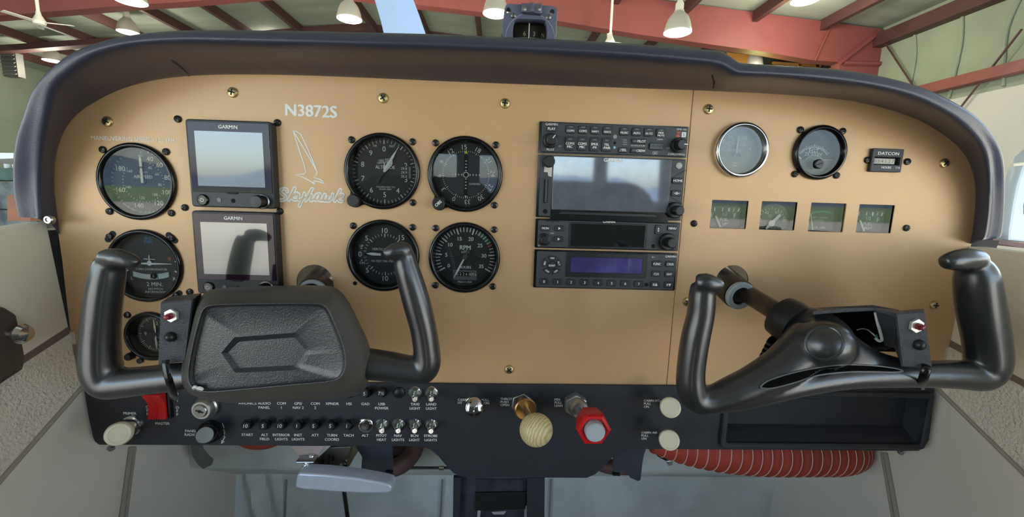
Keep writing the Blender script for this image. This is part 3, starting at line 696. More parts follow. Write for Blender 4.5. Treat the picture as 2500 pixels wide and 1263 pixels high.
def prop():
    Y0 = 1.30; c = pw(1122, 500, Y0); o = bpy.data.objects.new('propeller', None); COL.objects.link(o); o.location = c; tag(o, 'pale blue propeller, one blade standing up behind the glareshield', 'propeller')
    pm = mat('prop_paint', (168, 186, 214), .35, vary=.03)
    rows_ = ((1104,1140,470),(1068,1118,380),(1010,1092,280),(965,1070,180),(936,1043,92),(925,1027,45),(912,1010,0),(893,985,-70),(888,960,-120))
    for flip in (1, -1):
        b = MB(MAP_WORLD); sec = []
        for (l, r_, y) in rows_:
            a = pw(l, y, Y0) - c; d = pw(r_, y, Y0) - c; a.y += .03; d.y -= .03; m1 = a*.7 + d*.3
            sec.append([tuple(p*flip if flip > 0 else Vector((-p.x, p.y, -p.z))) for p in (a, m1 + Vector((0, -.016, 0)), a*.35 + d*.65 + Vector((0, -.012, 0)), d, a*.5 + d*.5 + Vector((0, .006, 0)))])
        b.rows(sec); b.add(sec[-1], [tuple(range(5))]); b.build('blade', pm, o, ang=50)
    b = MB(); b.lathe([(.10, .02), (.10, -.05), (.085, -.14), (.05, -.22), (0, -.26)], 28); b.build('spinner', pm, o, ang=60)
prop()
def cowling():
    c = Vector((.0, .50, -.25)); b = MB(MAP_WORLD); sec = []
    for y, w_, zt in ((0, .50, .36), (.15, .47, .35), (.35, .42, .32), (.55, .36, .28), (.66, .30, .22), (.70, .20, .12)):
        sec.append([(w_*math.cos(R(a)) if abs(math.cos(R(a))) > 1e-6 else 0, y, (zt*math.sin(R(a)) if a <= 180 else .45*math.sin(R(a)))) for a in range(0, 360, 12)])
    b.rows(sec[::-1]); b.add(sec[-1], [tuple(range(30))]); b.add(sec[0], [tuple(range(30))]); o = b.build('engine_cowling', mat('cowl_paint', (224, 224, 220), .35), None, c, ang=60); tag(o, 'white engine cowling ahead of the windshield', 'cowling')
cowling()

# ------------------------------------------------------------------ outdoors behind the camera (seen in the screens)
slab('apron_ground', [(-80, -40, GZ-.02), (80, -40, GZ-.02), (80, 30, GZ-.02), (-80, 30, GZ-.02)], (0, 0, -.2), mat('apron_concrete', (204, 198, 178), .8, vary=.06, vscale=.3))
slab('grass_field', [(-300, -300, GZ), (300, -300, GZ), (300, -40, GZ), (-300, -40, GZ)], (0, 0, -.2), mat('grass_field', (120, 146, 88), .9, vary=.15, vscale=.1))
b = MB(MAP_WORLD); rows = [[], []]
for i in range(61):
    x = -300 + 10*i; h = 16 + 14*noise.noise(Vector((x*.012, 3.1, 0))) + 5*noise.noise(Vector((x*.05, 7, 0))); rows[0].append((x, -298, GZ)); rows[1].append((x, -310 - h, GZ + h))
b.rows(rows, closed=False); hl = b.build('hills', mat('hill_blue', (104, 124, 146), .9, vary=.1, vscale=.05)); hl['kind'] = 'structure'

# ================================================================== ROUND INSTRUMENTS
DW = -.0070   # dial depth
def round_instrument(key, name, label, cat_='gauge', bezel_m=None, screws=((-1,1),(1,1),(1,-1),(-1,-1)), sp=.0314, dialm=None, front=.0045, glass_m=None, group=None):
    c = cuv(key); Rb = ROUND[key][2]
    t = Thing(name, label, cat_, c[0], c[1], group)
    bz = MB(); bz.lathe([(Rb, 0), (Rb, front*.55), (Rb-.0008, front*.85), (Rb-.002, front), (Rb-.0034, front), (Rb-.0046, front*.7), (Rb-.0052, front*.3), (Rb-.0058, -.0085)][:8], 64)
    bz.f.pop(); bz.m.pop()
    t.part('bezel', bz, bezel_m or gloss_black, ang=50)
    b = MB(); b.disc(Rb-.0054, DW, 64); t.face = t.part('dial_face', b, dialm or dial_black)
    b = MB(); b.disc(Rb-.0047, front*.35, 64); t.part('glass', b, glass_m or pane)
    for (sx, sy) in screws: screw(t.o, sx*sp, sy*sp)
    t.R = Rb - .0058; t.mk = MB(); return t
def fin(t, m=white_ink, name='dial_markings'):
    return t.part(name, t.mk, m, t.face)
def num(b, s, a, r, cap, w, bold=.0, radial=False, off=0.0, sx=1.0):
    b.text(s, cap, r*math.sin(R(a)), r*math.cos(R(a)), w, rot=(-a + off) if radial else 0, bold=bold, sx=sx)
def needle_poly(b, a, prof, w0, w1):
    """prof: [(along, halfwidth)]"""
    d = Vector((math.sin(R(a)), math.cos(R(a)))); n = Vector((d.y, -d.x))
    p = [tuple(d*l + n*h) for l, h in prof] + [tuple(d*l - n*h) for l, h in prof[::-1]]
    q = []
    for x in p:
        if not q or (Vector(x) - Vector(q[-1])).length > 1e-7: q.append(x)
    if (Vector(q[0]) - Vector(q[-1])).length < 1e-7: q.pop()
    return b.prism(q, w0, w1)
MW = DW + .0002
# -- airspeed indicator
t = round_instrument('asi', 'airspeed_indicator', 'round airspeed indicator at the upper left, below the maneuvering speed placard'); r = t.R; m = t.mk
for s, a in (('40',20),('60',45),('80',78),('100',113),('120',147),('140',195),('160',250),('180',301)): num(m, s, a, r*.76, .0047, MW, .005)
for s, a in (('40',28),('60',60),('80',98),('100',140),('120',190),('140',250),('160',310)): num(m, s, a, r*.50, .0028, MW, .004)
for a in list(range(14, 320, 8)): m.tick(a, r*.90, r*(.98 if a % 3 else .96), .0004, MW)
for a in range(24, 320, 9): m.tick(a, r*.60, r*.64, .0005, MW)
m.text('AIRSPEED', .0031, 0, r*.16, MW, bold=.02); m.text('KNOTS', .0017, .001, r*.30, MW); m.text('MPH', .0016, -.0005, r*.80, MW); m.text('0', .0022, 0, r*.90, MW)
fin(t, cream_ink)
for nm, a0, a1, col in (('yellow_arc', 36, 114, (224, 206, 120)), ('green_arc', 118, 200, (92, 150, 120)), ('white_arc', 200, 226, (190, 190, 130))):
    b = MB(); b.arc(r*.955, a0, a1, .0011, MW + .0001, 30); t.part(nm, b, mat('ink_' + nm, col, .6), t.face)
b = MB(); needle_poly(b, 0, [(-.001, .0013), (r*.40, .0011), (r*.44, .0002)], DW+.0012, DW+.0018); needle_poly(b, 0, [(r*.47, .0013), (r*.66, .0013), (r*.80, .0003)], DW+.0012, DW+.0018); t.part('needle', b, cream_ink)
b = MB(); b.lathe([(.003, DW), (.003, DW+.001), (0, DW+.001)], 20); t.part('hub', b, dial_black)
# -- turn coordinator
t = round_instrument('tc', 'turn_coordinator', 'round turn coordinator with a miniature white airplane, behind the left yoke grip', screws=()); r = t.R; m = t.mk
for q in ((270,578),(420,581),(432,722)):
    u, v = t.px(*q); a = math.atan2(v, u); b = MB(); d = Vector((math.cos(a+1.57), math.sin(a+1.57)))*.004
    b.prism([tuple(Vector((u, v)) + Vector((math.cos(th), math.sin(th)))*.0032 + (d if math.cos(th - a - 1.57) > 0 else -d)) for th in [a + 6.2832*i/24 for i in range(24)]], 0, .0006); lug = t.part('slotted_lug', b, slot_dark); screw(t.o, u, v, .0006)
m.text('TURN COORDINATOR', .0022, .0, -.0050, MW, bold=.01); m.text('2 MIN.', .0042, .002, -.0215, MW, bold=.0); m.text('NO PITCH', .0023, .0025, -.0268, MW); m.text('INFORMATION', .0023, .0025, -.0302, MW)
m.text('L', .0035, -.0215, -.0152, MW); m.text('R', .0035, .0235, -.0152, MW)
m.bar((.0255, .0040), (.0300, .0038), .0013, MW); m.bar((.0245, -.0065), (.0290, -.0085), .0013, MW); m.bar((-.0255, .0040), (-.0300, .0038), .0013, MW); m.bar((-.0245, -.0065), (-.0290, -.0085), .0013, MW)
fin(t)
b = MB(); b.text('D.C.', .0026, 0, .0285, MW); b.text('ELEC.', .0026, 0, .0250, MW); t.part('blue_lettering', b, mat('blue_ink', (70, 150, 205), .6), t.face)
b = MB(); b.prism([(-.0015,.0045),(.0015,.0045),(.0026,.0024),(.0235,.0019),(.0235,.0011),(.0026,.0004),(.001,-.0008),(-.001,-.0008),(-.0026,.0004),(-.0235,.0011),(-.0235,.0019),(-.0026,.0024)], DW+.001, DW+.0022, .0003); b.prism([(-.0005,.004),(.0005,.004),(.0005,.0105),(-.0005,.0105)], DW+.001, DW+.0018); b.prism([(-.006,.0060),(.006,.0058),(.006,.0066),(-.006,.0068)], DW+.001, DW+.0018); t.part('miniature_airplane', b, white_ink)
b = MB(); pts = [(-.019 + .038*i/16, -.0100 - .0032*(1-((i-8)/8)**2)) for i in range(17)]
b.prism([(x, y+.0030) for x, y in pts] + [(x, y-.0030) for x, y in pts[::-1]], DW+.0004, DW+.0016, .0006); tube_ = t.part('slip_tube', b, mat('slip_fluid', (196, 210, 208), .15))
b = MB(); b.lathe([(.0033, DW+.0014), (.0028, DW+.0028), (.0016, DW+.0036), (0, DW+.0038)], 20, (.0035, -.0122)); t.part('ball', b, gloss_black, tube_)
b = MB(); b.bar((.0002, -.009), (-.0002, -.0155), .0005, DW+.0019); b.bar((.0072, -.009), (.0075, -.0153), .0005, DW+.0019); t.part('index_lines', b, slot_dark, tube_)
b = MB(); b.prism(rrect(.0035, .0040, .0003, 2, .0205, .0070), DW, DW+.0006); t.part('warning_flag', b, mat('flag_red', (150, 70, 52), .6))
# -- clock
t = round_instrument('clock', 'panel_clock', 'small round clock low on the left, half behind the yoke switch box', 'clock', screws=((-1,1),), sp=.0232); r = t.R; m = t.mk
for k in range(60): m.tick(k*6, r*(.80 if k % 5 else .74), r*.92, .0007 if k % 5 == 0 else .0004, MW)
for s, a in (('12',0),('3',90),('6',180),('9',270)): num(m, s, a, r*.56, .0040, MW, .01)
m.arc(r*.13, 0, 360, .0005, MW, 20, (0, -r*.30)); fin(t, cream_ink)
b = MB(); needle_poly(b, -4, [(.002, .0005), (r*.35, .0012), (r*.78, .0002)], DW+.001, DW+.0015); t.part('minute_hand', b, cream_ink)
b = MB(); needle_poly(b, 181, [(.002, .0005), (r*.5, .0011), (r*.80, .0002)], DW+.0016, DW+.002); t.part('hour_hand', b, cream_ink)
u, v = t.px(323, 868); b = MB(); b.lathe([(.0042, 0), (.0042, .005), (.0034, .007), (0, .0072)], 18, (u, v)); t.part('winding_knob', b, black)
u, v = t.px(345, 880); b = MB(); b.lathe([(.0030, 0), (.0030, .003), (0, .0034)], 14, (u, v)); t.part('reset_stud', b, black)
# -- altimeter
def corner_knob(t, px, py, r_, name='setting_knob', d=.010, ridged=True, m_=None):
    u, v = t.px(px, py, d); n = 36; b = MB()
    b.lathe([(r_*1.12, 0), (r_*1.12, .0025), (r_*.6, .003)], 30, (u, v))
    pro = circ(1, n); pr = [(u + x*r_*(1 - (.05 if (i % 2 and ridged) else 0)), v + y*r_*(1 - (.05 if (i % 2 and ridged) else 0))) for i, (x, y) in enumerate(pro)]
    b.prism(pr, .003, d, .0008); k = t.part(name, b, m_ or black); k['label'] = 'ridged black knob at lower left'
    a = math.atan2(v, u); lug = [(u*.88 + .011*math.cos(a+1.57), v*.88 + .011*math.sin(a+1.57)), (u + r_*1.1*math.cos(a+1.57), v + r_*1.1*math.sin(a+1.57)), (u + r_*1.1*math.cos(a), v + r_*1.1*math.sin(a)), (u + r_*1.1*math.cos(a-1.57), v + r_*1.1*math.sin(a-1.57)), (u*.88 + .011*math.cos(a-1.57), v*.88 + .011*math.sin(a-1.57))]
    t.part('knob_lug', MB().prism(lug, 0, .0028, .0005), gloss_black); return k, u, v
t = round_instrument('alt', 'altimeter', 'round altimeter with a long white hand, beside the bird emblem', screws=((-1,1),(1,1),(1,-1))); r = t.R; m = t.mk
for k in range(50): m.tick(k*7.2, r*(.90 if k % 5 else .86), r*.985, .0008 if k % 5 == 0 else .00045, MW)
for k, s in enumerate('0123456789'):
    if s != '1': num(m, s, k*36, r*.71, .0052, MW, .012)
m.text('100', .0020, -.0095, r*.80, MW); m.text('FEET', .0020, .0085, r*.80, MW); m.text('1000 FEET', .0022, .0005, r*.37, MW, rot=8); m.text('10000 FEET', .0022, 0, r*.30, MW, rot=8)
m.text('ALTITUDE', .0034, .0008, r*.15, MW, bold=.02, sx=.9); m.text('CALIBRATED TO', .0015, .001, -r*.47, MW, sx=1.2); m.text('20,000 FEET', .0015, .001, -r*.54, MW, sx=1.2)
fin(t)
b = MB(); b.prism(rrect(.0105, .0125, .001, 2, r*.66, 0), MW, MW+.0002); win = t.part('pressure_window', b, mat('kollsman', (44, 45, 48), .6), t.face)
b = MB()
for k, s in enumerate(('29.8', '29.9', '30.0')): b.text(s, .0026, r*.62, .0041 - k*.0041, MW+.0004, bold=.01)
for k in range(13): b.tick(90, r*.74, r*(.80 if k % 2 else .83), .0003, MW+.0004); 
for k in range(13): b.bar((r*.77, -.0058 + k*.00097), (r*.83, -.0058 + k*.00097), .0003, MW+.0004)
o = t.part('pressure_scale', b, white_ink); o['kind'] = 'stuff'
hub = (0, 0)
b = MB(); needle_poly(b, 31, [(-r*.0, .0007), (r*.05, .0011), (r*.55, .0013), (r*.80, .0002)], DW+.0024, DW+.0030); needle_poly(b, 31, [(r*.80, .0003), (r*.90, .0003)], DW+.0024, DW+.0028); t.part('hundreds_hand', b, white_ink)
b = MB(); needle_poly(b, 35, [(0, .0012), (r*.2, .0024), (r*.36, .0026), (r*.46, .0002)], DW+.0014, DW+.0020); t.part('thousands_hand', b, white_ink)
b = MB(); needle_poly(b, 2, [(0, .0007), (r*.16, .0007), (r*.30, .0005)], DW+.0008, DW+.0012); t.part('ten_thousands_hand', b, white_ink)
b = MB(); needle_poly(b, 215, [(0, .0008), (r*.30, .0009), (r*.34, .0022), (r*.40, .0020), (r*.43, .0005)], DW+.0022, DW+.0026); t.part('counterweight', b, black)
corner_knob(t, 861, 490, .0066)
# -- course deviation indicator
t = round_instrument('obs', 'course_deviation_indicator', 'round course deviation indicator with crossed dotted bars and a yellow pointer', screws=((-1,1),(1,1),(1,-1))); r = t.R; m = t.mk
for k, s in enumerate(('0','3','6','9','12','15','18','21','24','27','30','33')): num(m, s, -154 + k*30, r*.86, .0048, MW, .008, True)
for k in range(72): m.tick(-154 + k*5, r*(.68 if k % 6 == 0 else .71), r*.755, .0006 if k % 6 == 0 else .0004, MW)
for k in range(-4, 5):
    if k:
        m.disc(.00072, MW+.0003, 10, (k*.0033 + (.0012 if k > 0 else -.0012), 0)); m.disc(.00072, MW+.0003, 10, (0, k*.0033 + (.0012 if k > 0 else -.0012)))
        m.bar((k*.0033 + (.0012 if k > 0 else -.0012), -.0013), (k*.0033 + (.0012 if k > 0 else -.0012), .0013), .00035, MW+.0003); m.bar((-.0013, k*.0033 + (.0012 if k > 0 else -.0012)), (.0013, k*.0033 + (.0012 if k > 0 else -.0012)), .00035, MW+.0003)
m.arc(.0027, 0, 360, .0008, MW+.0003, 28); m.text('GARMIN', .0022, .0095, -.0095, MW, bold=.01); m.flat([(-.0012, -r*.66), (.0012, -r*.66), (0, -r*.74)], MW+.0003)
fin(t)
b = MB(); b.disc(r*.66, MW-.0001, 48); t.part('centre_disc', b, mat('cdi_centre', (44, 48, 56), .5), t.face)
b = MB(); b.prism([(-.0021,-r*.66),(.0021,-r*.66),(.0021,r*.62),(-.0021,r*.62)], MW+.0001, MW+.0002); t.part('deviation_track', b, slot_dark, t.face)
b = MB(); b.prism([(-.0018, r*.66), (.0018, r*.66), (0, r*.78)], MW+.0002, MW+.0006); t.part('lubber_pointer', b, mat('yellow_ink', (236, 220, 40), .5))
k, u, v = corner_knob(t, 1070, 497, .0068, 'course_knob')
b = MB(); b.text('OBS', .0030, u, v, .0102, rot=42, bold=.02); t.part('knob_lettering', b, white_ink, k)
# -- vertical speed indicator
t = round_instrument('vsi', 'vertical_speed_indicator', 'round vertical speed indicator half covered by the right grip of the pilot yoke', screws=((-1,1),(1,1),(1,-1))); r = t.R; m = t.mk
scale = [(0,270)] + []
for s_, sg in (('UP', 1), ('DN', -1)):
    for s, a in (('5', 42), ('10', 90), ('15', 133)): num(m, s, 270 + sg*a, r*.80, .0054, MW, .010)
    for k in range(0, 21): m.tick(270 + sg*(k*9 if k < 11 else 90 + (k-10)*8.6), r*(.58 if k % 5 == 0 else .62), r*.70, .0008 if k % 5 == 0 else .00045, MW)
m.text('0', .0054, -r*.82, 0, MW, bold=.01); m.text('UP', .0026, -r*.77, r*.27, MW); m.text('DN', .0026, -r*.75, -r*.29, MW); m.text('VERTICAL SPEED', .0026, .0, r*.18, MW); m.text('100 FEET PER MINUTE', .0022, .0, -r*.22, MW)
m.flat([(-r*.80, r*.18), (-r*.74, r*.18), (-r*.77, r*.22)], MW); m.flat([(-r*.80, -r*.19), (-r*.74, -r*.19), (-r*.77, -r*.23)], MW); m.bar((-r*.72, 0), (-r*.60, 0), .0007, MW)
fin(t)
b = MB(); needle_poly(b, 273, [(-.006, .0010), (.004, .0012), (r*.42, .0016), (r*.60, .0002)], DW+.0012, DW+.0018); t.part('needle', b, white_ink)
b = MB(); b.lathe([(.004, DW), (.004, DW+.003), (0, DW+.003)], 20); t.part('hub', b, black)
u, v = t.px(867, 692); b = MB(); b.lathe([(.0022, 0), (.0022, .0004), (0, .0004)], 16, (u, v)); t.part('screw_hole', b, hole_dark)
# -- tachometer
t = round_instrument('rpm', 'tachometer', 'round tachometer reading RPM with an hours counter, beside the vertical speed dial', dialm=dial_black); r = t.R; m = t.mk
A0, A1 = 240, 480
for k in range(36):
    a = A0 + (A1-A0)*k/35
    if 21.5 <= k <= 26: continue
    m.tick(a, r*(.84 if k % 5 else .78), r*.985, .0014 if k % 5 == 0 else .0009, MW)
for k, s in enumerate(('0','5','10','15','20','25','30','35')):
    num(m, s, A0 + (A1-A0)*k/7, r*.63, .0040, MW, .02)
m.text('RPM', .0046, .0, r*.31, MW, bold=.03); m.text('x100', .0030, .0, r*.17, MW, bold=.015); m.text('HOURS', .0028, .0, -r*.36, MW, bold=.02); m.text('Made in USA', .0020, .0, -r*.86, MW, bold=.01)
fin(t)
b = MB(); b.arc(r*.91, A0 + 240*21.6/35, A0 + 240*26.3/35, r*.14, MW, 16); t.part('green_arc', b, mat('ink_green', (50, 120, 78), .6), t.face)
b = MB()
for k in (22, 23, 24, 25, 26): b.tick(A0 + 240*k/35, r*.84, r*.985, .0009, MW+.0002)
o = t.part('green_ticks', b, white_ink); o['kind'] = 'stuff'
b = MB(); b.arc(r*.91, A0 + 240*26.6/35, A0 + 240*27.1/35, r*.15, MW+.0001, 4); t.part('red_line', b, mat('ink_red', (200, 70, 52), .6), t.face)
for sx in (-1, 1): screw(t.o, sx*r*.47, 0, DW, SCR_B).scale = (.45, .45, .45)
b = MB(); b.ring(rrect(.0265, .0110, .0004, 2, 0, -r*.62), rrect(.0205, .0048, .0002, 2, 0, -r*.59), MW, MW+.0010, 0, MW); cf = t.part('counter_frame', b, mat('counter_grey', (96, 98, 98), .5))
for k, s in enumerate('02260'):
    b = MB(); b.prism(rrect(.0031, .0046, .0003, 2, -.0083 + k*.0034, -r*.59), MW, MW+.0006); w_ = t.part('counter_wheel', b, gloss_black, cf)
b = MB()
for k, s in enumerate('02260'): b.text(s, .0030, -.0083 + k*.0034, -r*.59, MW+.0008, bold=.01)
b.text('h', .0026, .0118, -r*.60, MW+.0012); o = t.part('counter_digits', b, white_ink, cf)
b = MB(); b.prism(rrect(.0031, .0046, .0003, 2, .0087, -r*.59), MW, MW+.0006); t.part('tenths_wheel', b, mat('tenths_red', (110, 60, 48), .5), cf)
b = MB(); b.text('25', .0028, .0080, -r*.59, MW+.0008); t.part('tenths_digits', b, white_ink, cf)
b = MB(); needle_poly(b, 207, [(.003, .0009), (r*.5, .0011), (r*.80, .0003)], DW+.0016, DW+.0022); t.part('needle', b, white_ink)
b = MB(); needle_poly(b, 27, [(-.003, .0011), (.008, .0014), (r*.30, .0006)], DW+.0014, DW+.0020); t.part('needle_tail', b, mat('tail_grey', (70, 70, 72), .5)); b = MB(); b.lathe([(.0026, DW), (.0026, DW+.0030), (0, DW+.0030)], 20); t.part('hub', b, mat('hub_grey', (84, 82, 80), .4))
# -- ammeter
t = round_instrument('amp', 'ammeter', 'round ammeter with a polished chrome bezel on the right panel', bezel_m=chrome, screws=(), dialm=mat('amp_dial', (150, 149, 138), .5), front=.0075, glass_m=pane2); r = t.R; m = t.mk
for a in range(-42, 43, 7): m.tick(a, r*.52, r*.62, .0006, MW, (0, -r*.12))
m.arc(r*.63, -44, 44, .0007, MW, 20, (0, -r*.12)); m.arc(r*.46, -44, 44, .0007, MW, 20, (0, -r*.12))
for a in (-44, -22, 22, 44): m.tick(a, r*.46, r*.63, .0009, MW, (0, -r*.12))
for s, x, y in (('60',-.68,.42),('30',-.33,.60),('0',0,.62),('30',.33,.60),('60',.68,.42)): m.text(s, .0038, x*r, y*r, MW, bold=.005)
m.text('-', .004, -r*.66, r*.12, MW, bold=.02); m.text('+', .004, r*.66, r*.12, MW, bold=.02); m.text('AMPERES', .0026, 0, r*.02, MW, sx=1.25, bold=.01)
fin(t, cream_ink)
b = MB(); b.prism(rrect(.0050, .0042, .0004, 2, 0, -r*.60), MW, MW+.0001); t.part('maker_badge', b, cream_ink, t.face)
b = MB(); b.text('SW', .0022, 0, -r*.60, MW+.0003); t.part('badge_lettering', b, dial_black)
b = MB(); needle_poly(b, 1, [(-r*.1, .0010), (r*.40, .0007), (r*.78, .0002)], DW+.0012, DW+.0018); t.part('needle', b, white_ink)
b = MB(); b.arc(r*.2, -75, 75, .0022, DW+.0008, 14, (0, -r*.30)); t.part('magnet_arm', b, mat('amp_dark', (92, 92, 88), .5))
# -- exhaust gas temperature gauge
t = round_instrument('egt', 'exhaust_temperature_gauge', 'round EGT gauge with a thin red pointer on the right panel', screws=((-1,1),(1,1),(1,-1),(-1,-1)), sp=.0232, front=.006); r = t.R; m = t.mk
for k in range(21):
    a = -52 + k*5.2; m.tick(a, r*.80, r*(.95 if k % 5 == 0 else .90), .0005, MW, (0, -r*.52))
m.arc(r*.80, -54, 54, .0005, MW, 24, (0, -r*.52)); m.text('EGT', .0042, 0, r*.13, MW, bold=.01); m.text('25°F/DIV', .0036, 0, -r*.03, MW)
fin(t)
b = MB(); hs = [(-r, -r*.28), (-r*.42, -r*.30)] + [(-r*.36*math.cos(R(k*18)), -r*.30 + r*.20*math.sin(R(k*18))) for k in range(1, 10)] + [(r*.42, -r*.30), (r, -r*.28), (r*.9, -r*.5)] + [(r*.99*math.cos(R(-30 - k*12)), r*.99*math.sin(R(-30 - k*12))) for k in range(0, 11)]
b.prism([p for p in hs if abs(p[0]) < r*.99 or True], MW, MW+.002, .0004); t.part('lower_mask', b, black)
b = MB(); b.ribbon(hs[1:13] , .0004, MW+.0022); t.part('mask_edge', b, white_ink, t.face)
b = MB(); b.lathe([(.0050, MW), (.0050, .0035), (.0042, .0045), (0, .0045)], 24, (0, -r*.52)); k = t.part('adjust_knob', b, black); b = MB(); b.bar((-.003, -r*.52-.001), (.003, -r*.52+.001), .0009, .0047); t.part('slot', b, slot_dark, k)
b = MB(); needle_poly(b, 0, [(0, .0004), (r*.5, .0003)], DW+.001, DW+.0014); b2 = MB(); b2.T = None
b = MB(); b.bar((r*.27, -r*.02), (r*.50, r*.58), .00035, DW+.001); t.part('red_pointer', b, mat('pointer_red', (190, 60, 60), .5))
b = MB(); b.bar((-r*.93, r*.0), (-r*.60, -r*.28), .0012, DW+.001, .0014); t.part('needle', b, white_ink)

# ================================================================== SMALL SQUARE GAUGES
def small(key, name, label):
    cu, cv, sw, sh = srect(key); t = Thing(name, label, 'gauge', cu, cv, 'square gauges in a row on the right panel'); t.w, t.h = sw, sh
    o_ = rrect(sw, sh, .0006, 2); b = MB(); b.rows([[(x, y, -.0005) for x, y in ccw(o_)], [(x, y, -.010) for x, y in ccw(o_)]][::-1]); t.part('housing', b, hole_dark)
    b = MB(); b.flat(o_, -.0098); t.face = t.part('back_plate', b, mat('gauge_back', (22, 22, 24), .6))
    b = MB(); b.flat(rrect(sw-.0002, sh-.0002, .0005, 2), -.0015); t.part('glass', b, pane)
    t.mk = MB(); return t
def fuel(key, label, side_):
    t = small(key, 'fuel_gauge', label); w, h = t.w, t.h
    b = MB(); b.prism(rrect(w*.86, h*.74, .002, 3, .0005, -h*.08), -.0098, -.0088); t.part('dial_plate', b, mat('dial_plate_grey', (64, 66, 70), .5), t.face)
    m = t.mk; W_ = -.0086
    for x, wd_ in ((-.30, .0008), (-.08, .0010), (.10, .0018), (.22, .0008), (.36, .0016)): m.bar((x*w, h*.10), (x*w + (.001 if x > .2 else 0), h*.23), wd_, W_)
    m.text('E', .0048, -w*.36, -h*.04, W_); m.text('F', .0048, w*.28, -h*.05, W_); m.text('1/2', .0034, 0, h*.0, W_); m.text('FUEL', .0032, .0, -h*.20, W_, bold=.01); m.text(side_, .0028, .0015, -h*.36, W_, bold=.02, sx=.8)
    fin(t)
    b = MB(); b.bar((-w*.36, h*.10), (-w*.33, h*.22), .0014, W_); t.part('red_mark', b, mat('gauge_red', (150, 60, 50), .6), t.face)
    b = MB(); b.prism([(-w*.30, h*-.08), (-w*.25, -h*.06), (-w*.08, -h*.46), (-w*.14, -h*.48)], W_+.0008, W_+.0016); t.part('needle', b, cream_ink)
fuel('fuel_l', 'leftmost square gauge of the row, reading FUEL LEFT', 'LEFT')
fuel('fuel_r', 'rightmost square gauge of the row, reading FUEL RIGHT', 'RIGHT')
t = small('oil_p', 'oil_pressure_gauge', 'second square gauge of the row, oil pressure with a broad white needle'); w, h = t.w, t.h; W_ = -.0086; cc = (-w*.05, -h*.28)
b = MB(); p = [(x, max(y, -h*.49)) for x, y in circ(w*.46, 40, 0, cc[1] + h*.12)]; b.prism([(x, min(y, h*.47)) for x, y in p], -.0098, -.0088); t.part('dial_plate', b, mat('oilp_plate', (96, 92, 84), .5), t.face)
m = t.mk
for k in range(13): m.tick(-78 + k*13, w*.38, w*(.44 if k % 3 else .46), .0007, W_, cc)
for s, x, y in (('20',-.38,-.18),('40',-.20,.10),('60',.10,.12),('80',.34,-.16)): m.text(s, .0034, x*w, y*h, W_)
m.text('OIL PRESSURE', .0024, .0, -h*.44, W_, bold=.01, sx=.9); m.ribbon([(-w*.14, h*.02), (-w*.04, h*.02), (-w*.09, -h*.08)], .0006, W_, True); fin(t, cream_ink)
b = MB(); needle_poly(b, 42, [(.002, .0018), (w*.28, .0016), (w*.32, .0014)], W_+.0008, W_+.0018); needle_poly(b, 222, [(.002, .0016), (w*.26, .0012)], W_+.0008, W_+.0018); b.lathe([(.0036, W_+.0004), (.0036, W_+.0022), (0, W_+.0022)], 20, cc) if False else None
b.T = Matrix.Translation((cc[0], cc[1], 0)); b2 = MB(); b2.T = Matrix.Translation((cc[0], cc[1], 0)); needle_poly(b2, 42, [(.002, .0018), (w*.30, .0016), (w*.34, .0012)], W_+.0008, W_+.0018); needle_poly(b2, 222, [(.002, .0016), (w*.22, .0012)], W_+.0008, W_+.0018); b2.lathe([(.0036, W_+.0004), (.0036, W_+.0022), (0, W_+.0022)], 20); t.part('needle', b2, white_ink)
b = MB(); b.disc(.0013, W_+.0024, 14, cc); t.part('pivot', b, mat('pivot_tan', (196, 180, 130), .4, .5))
t = small('oil_t', 'oil_temperature_gauge', 'third square gauge of the row, oil temperature with a green arc'); w, h = t.w, t.h
b = MB(); b.prism(rrect(w*.80, h*.70, .002, 3, -.001, -h*.10), -.0098, -.0088); t.part('dial_plate', b, mat('dial_plate_dark', (52, 53, 54), .5), t.face)
m = t.mk; m.text('INST. RANGE', .0020, -.001, -h*.02, W_, bold=.01); m.text('100-225F', .0020, -.002, -h*.12, W_, bold=.01); m.text('OIL TEMP.', .0025, .0, -h*.38, W_, bold=.015, sx=.8); fin(t, cream_ink)
b = MB(); b.arc(w*.95, -24, 16, .0020, W_, 14, (w*.02, -h*1.0)); t.part('green_band', b, mat('gauge_green', (64, 150, 96), .6), t.face)
b = MB(); b.bar((w*.28, h*.14), (w*.24, -h*.02), .0012, W_); t.part('red_mark', b, mat('gauge_red', (150, 60, 50), .6), t.face)
b = MB(); b.prism([(-w*.37, h*.10), (-w*.33, h*.11), (-w*.20, -h*.46), (-w*.26, -h*.46)], W_+.0008, W_+.0014); t.part('needle', b, mat('needle_dull', (186, 184, 172), .6))
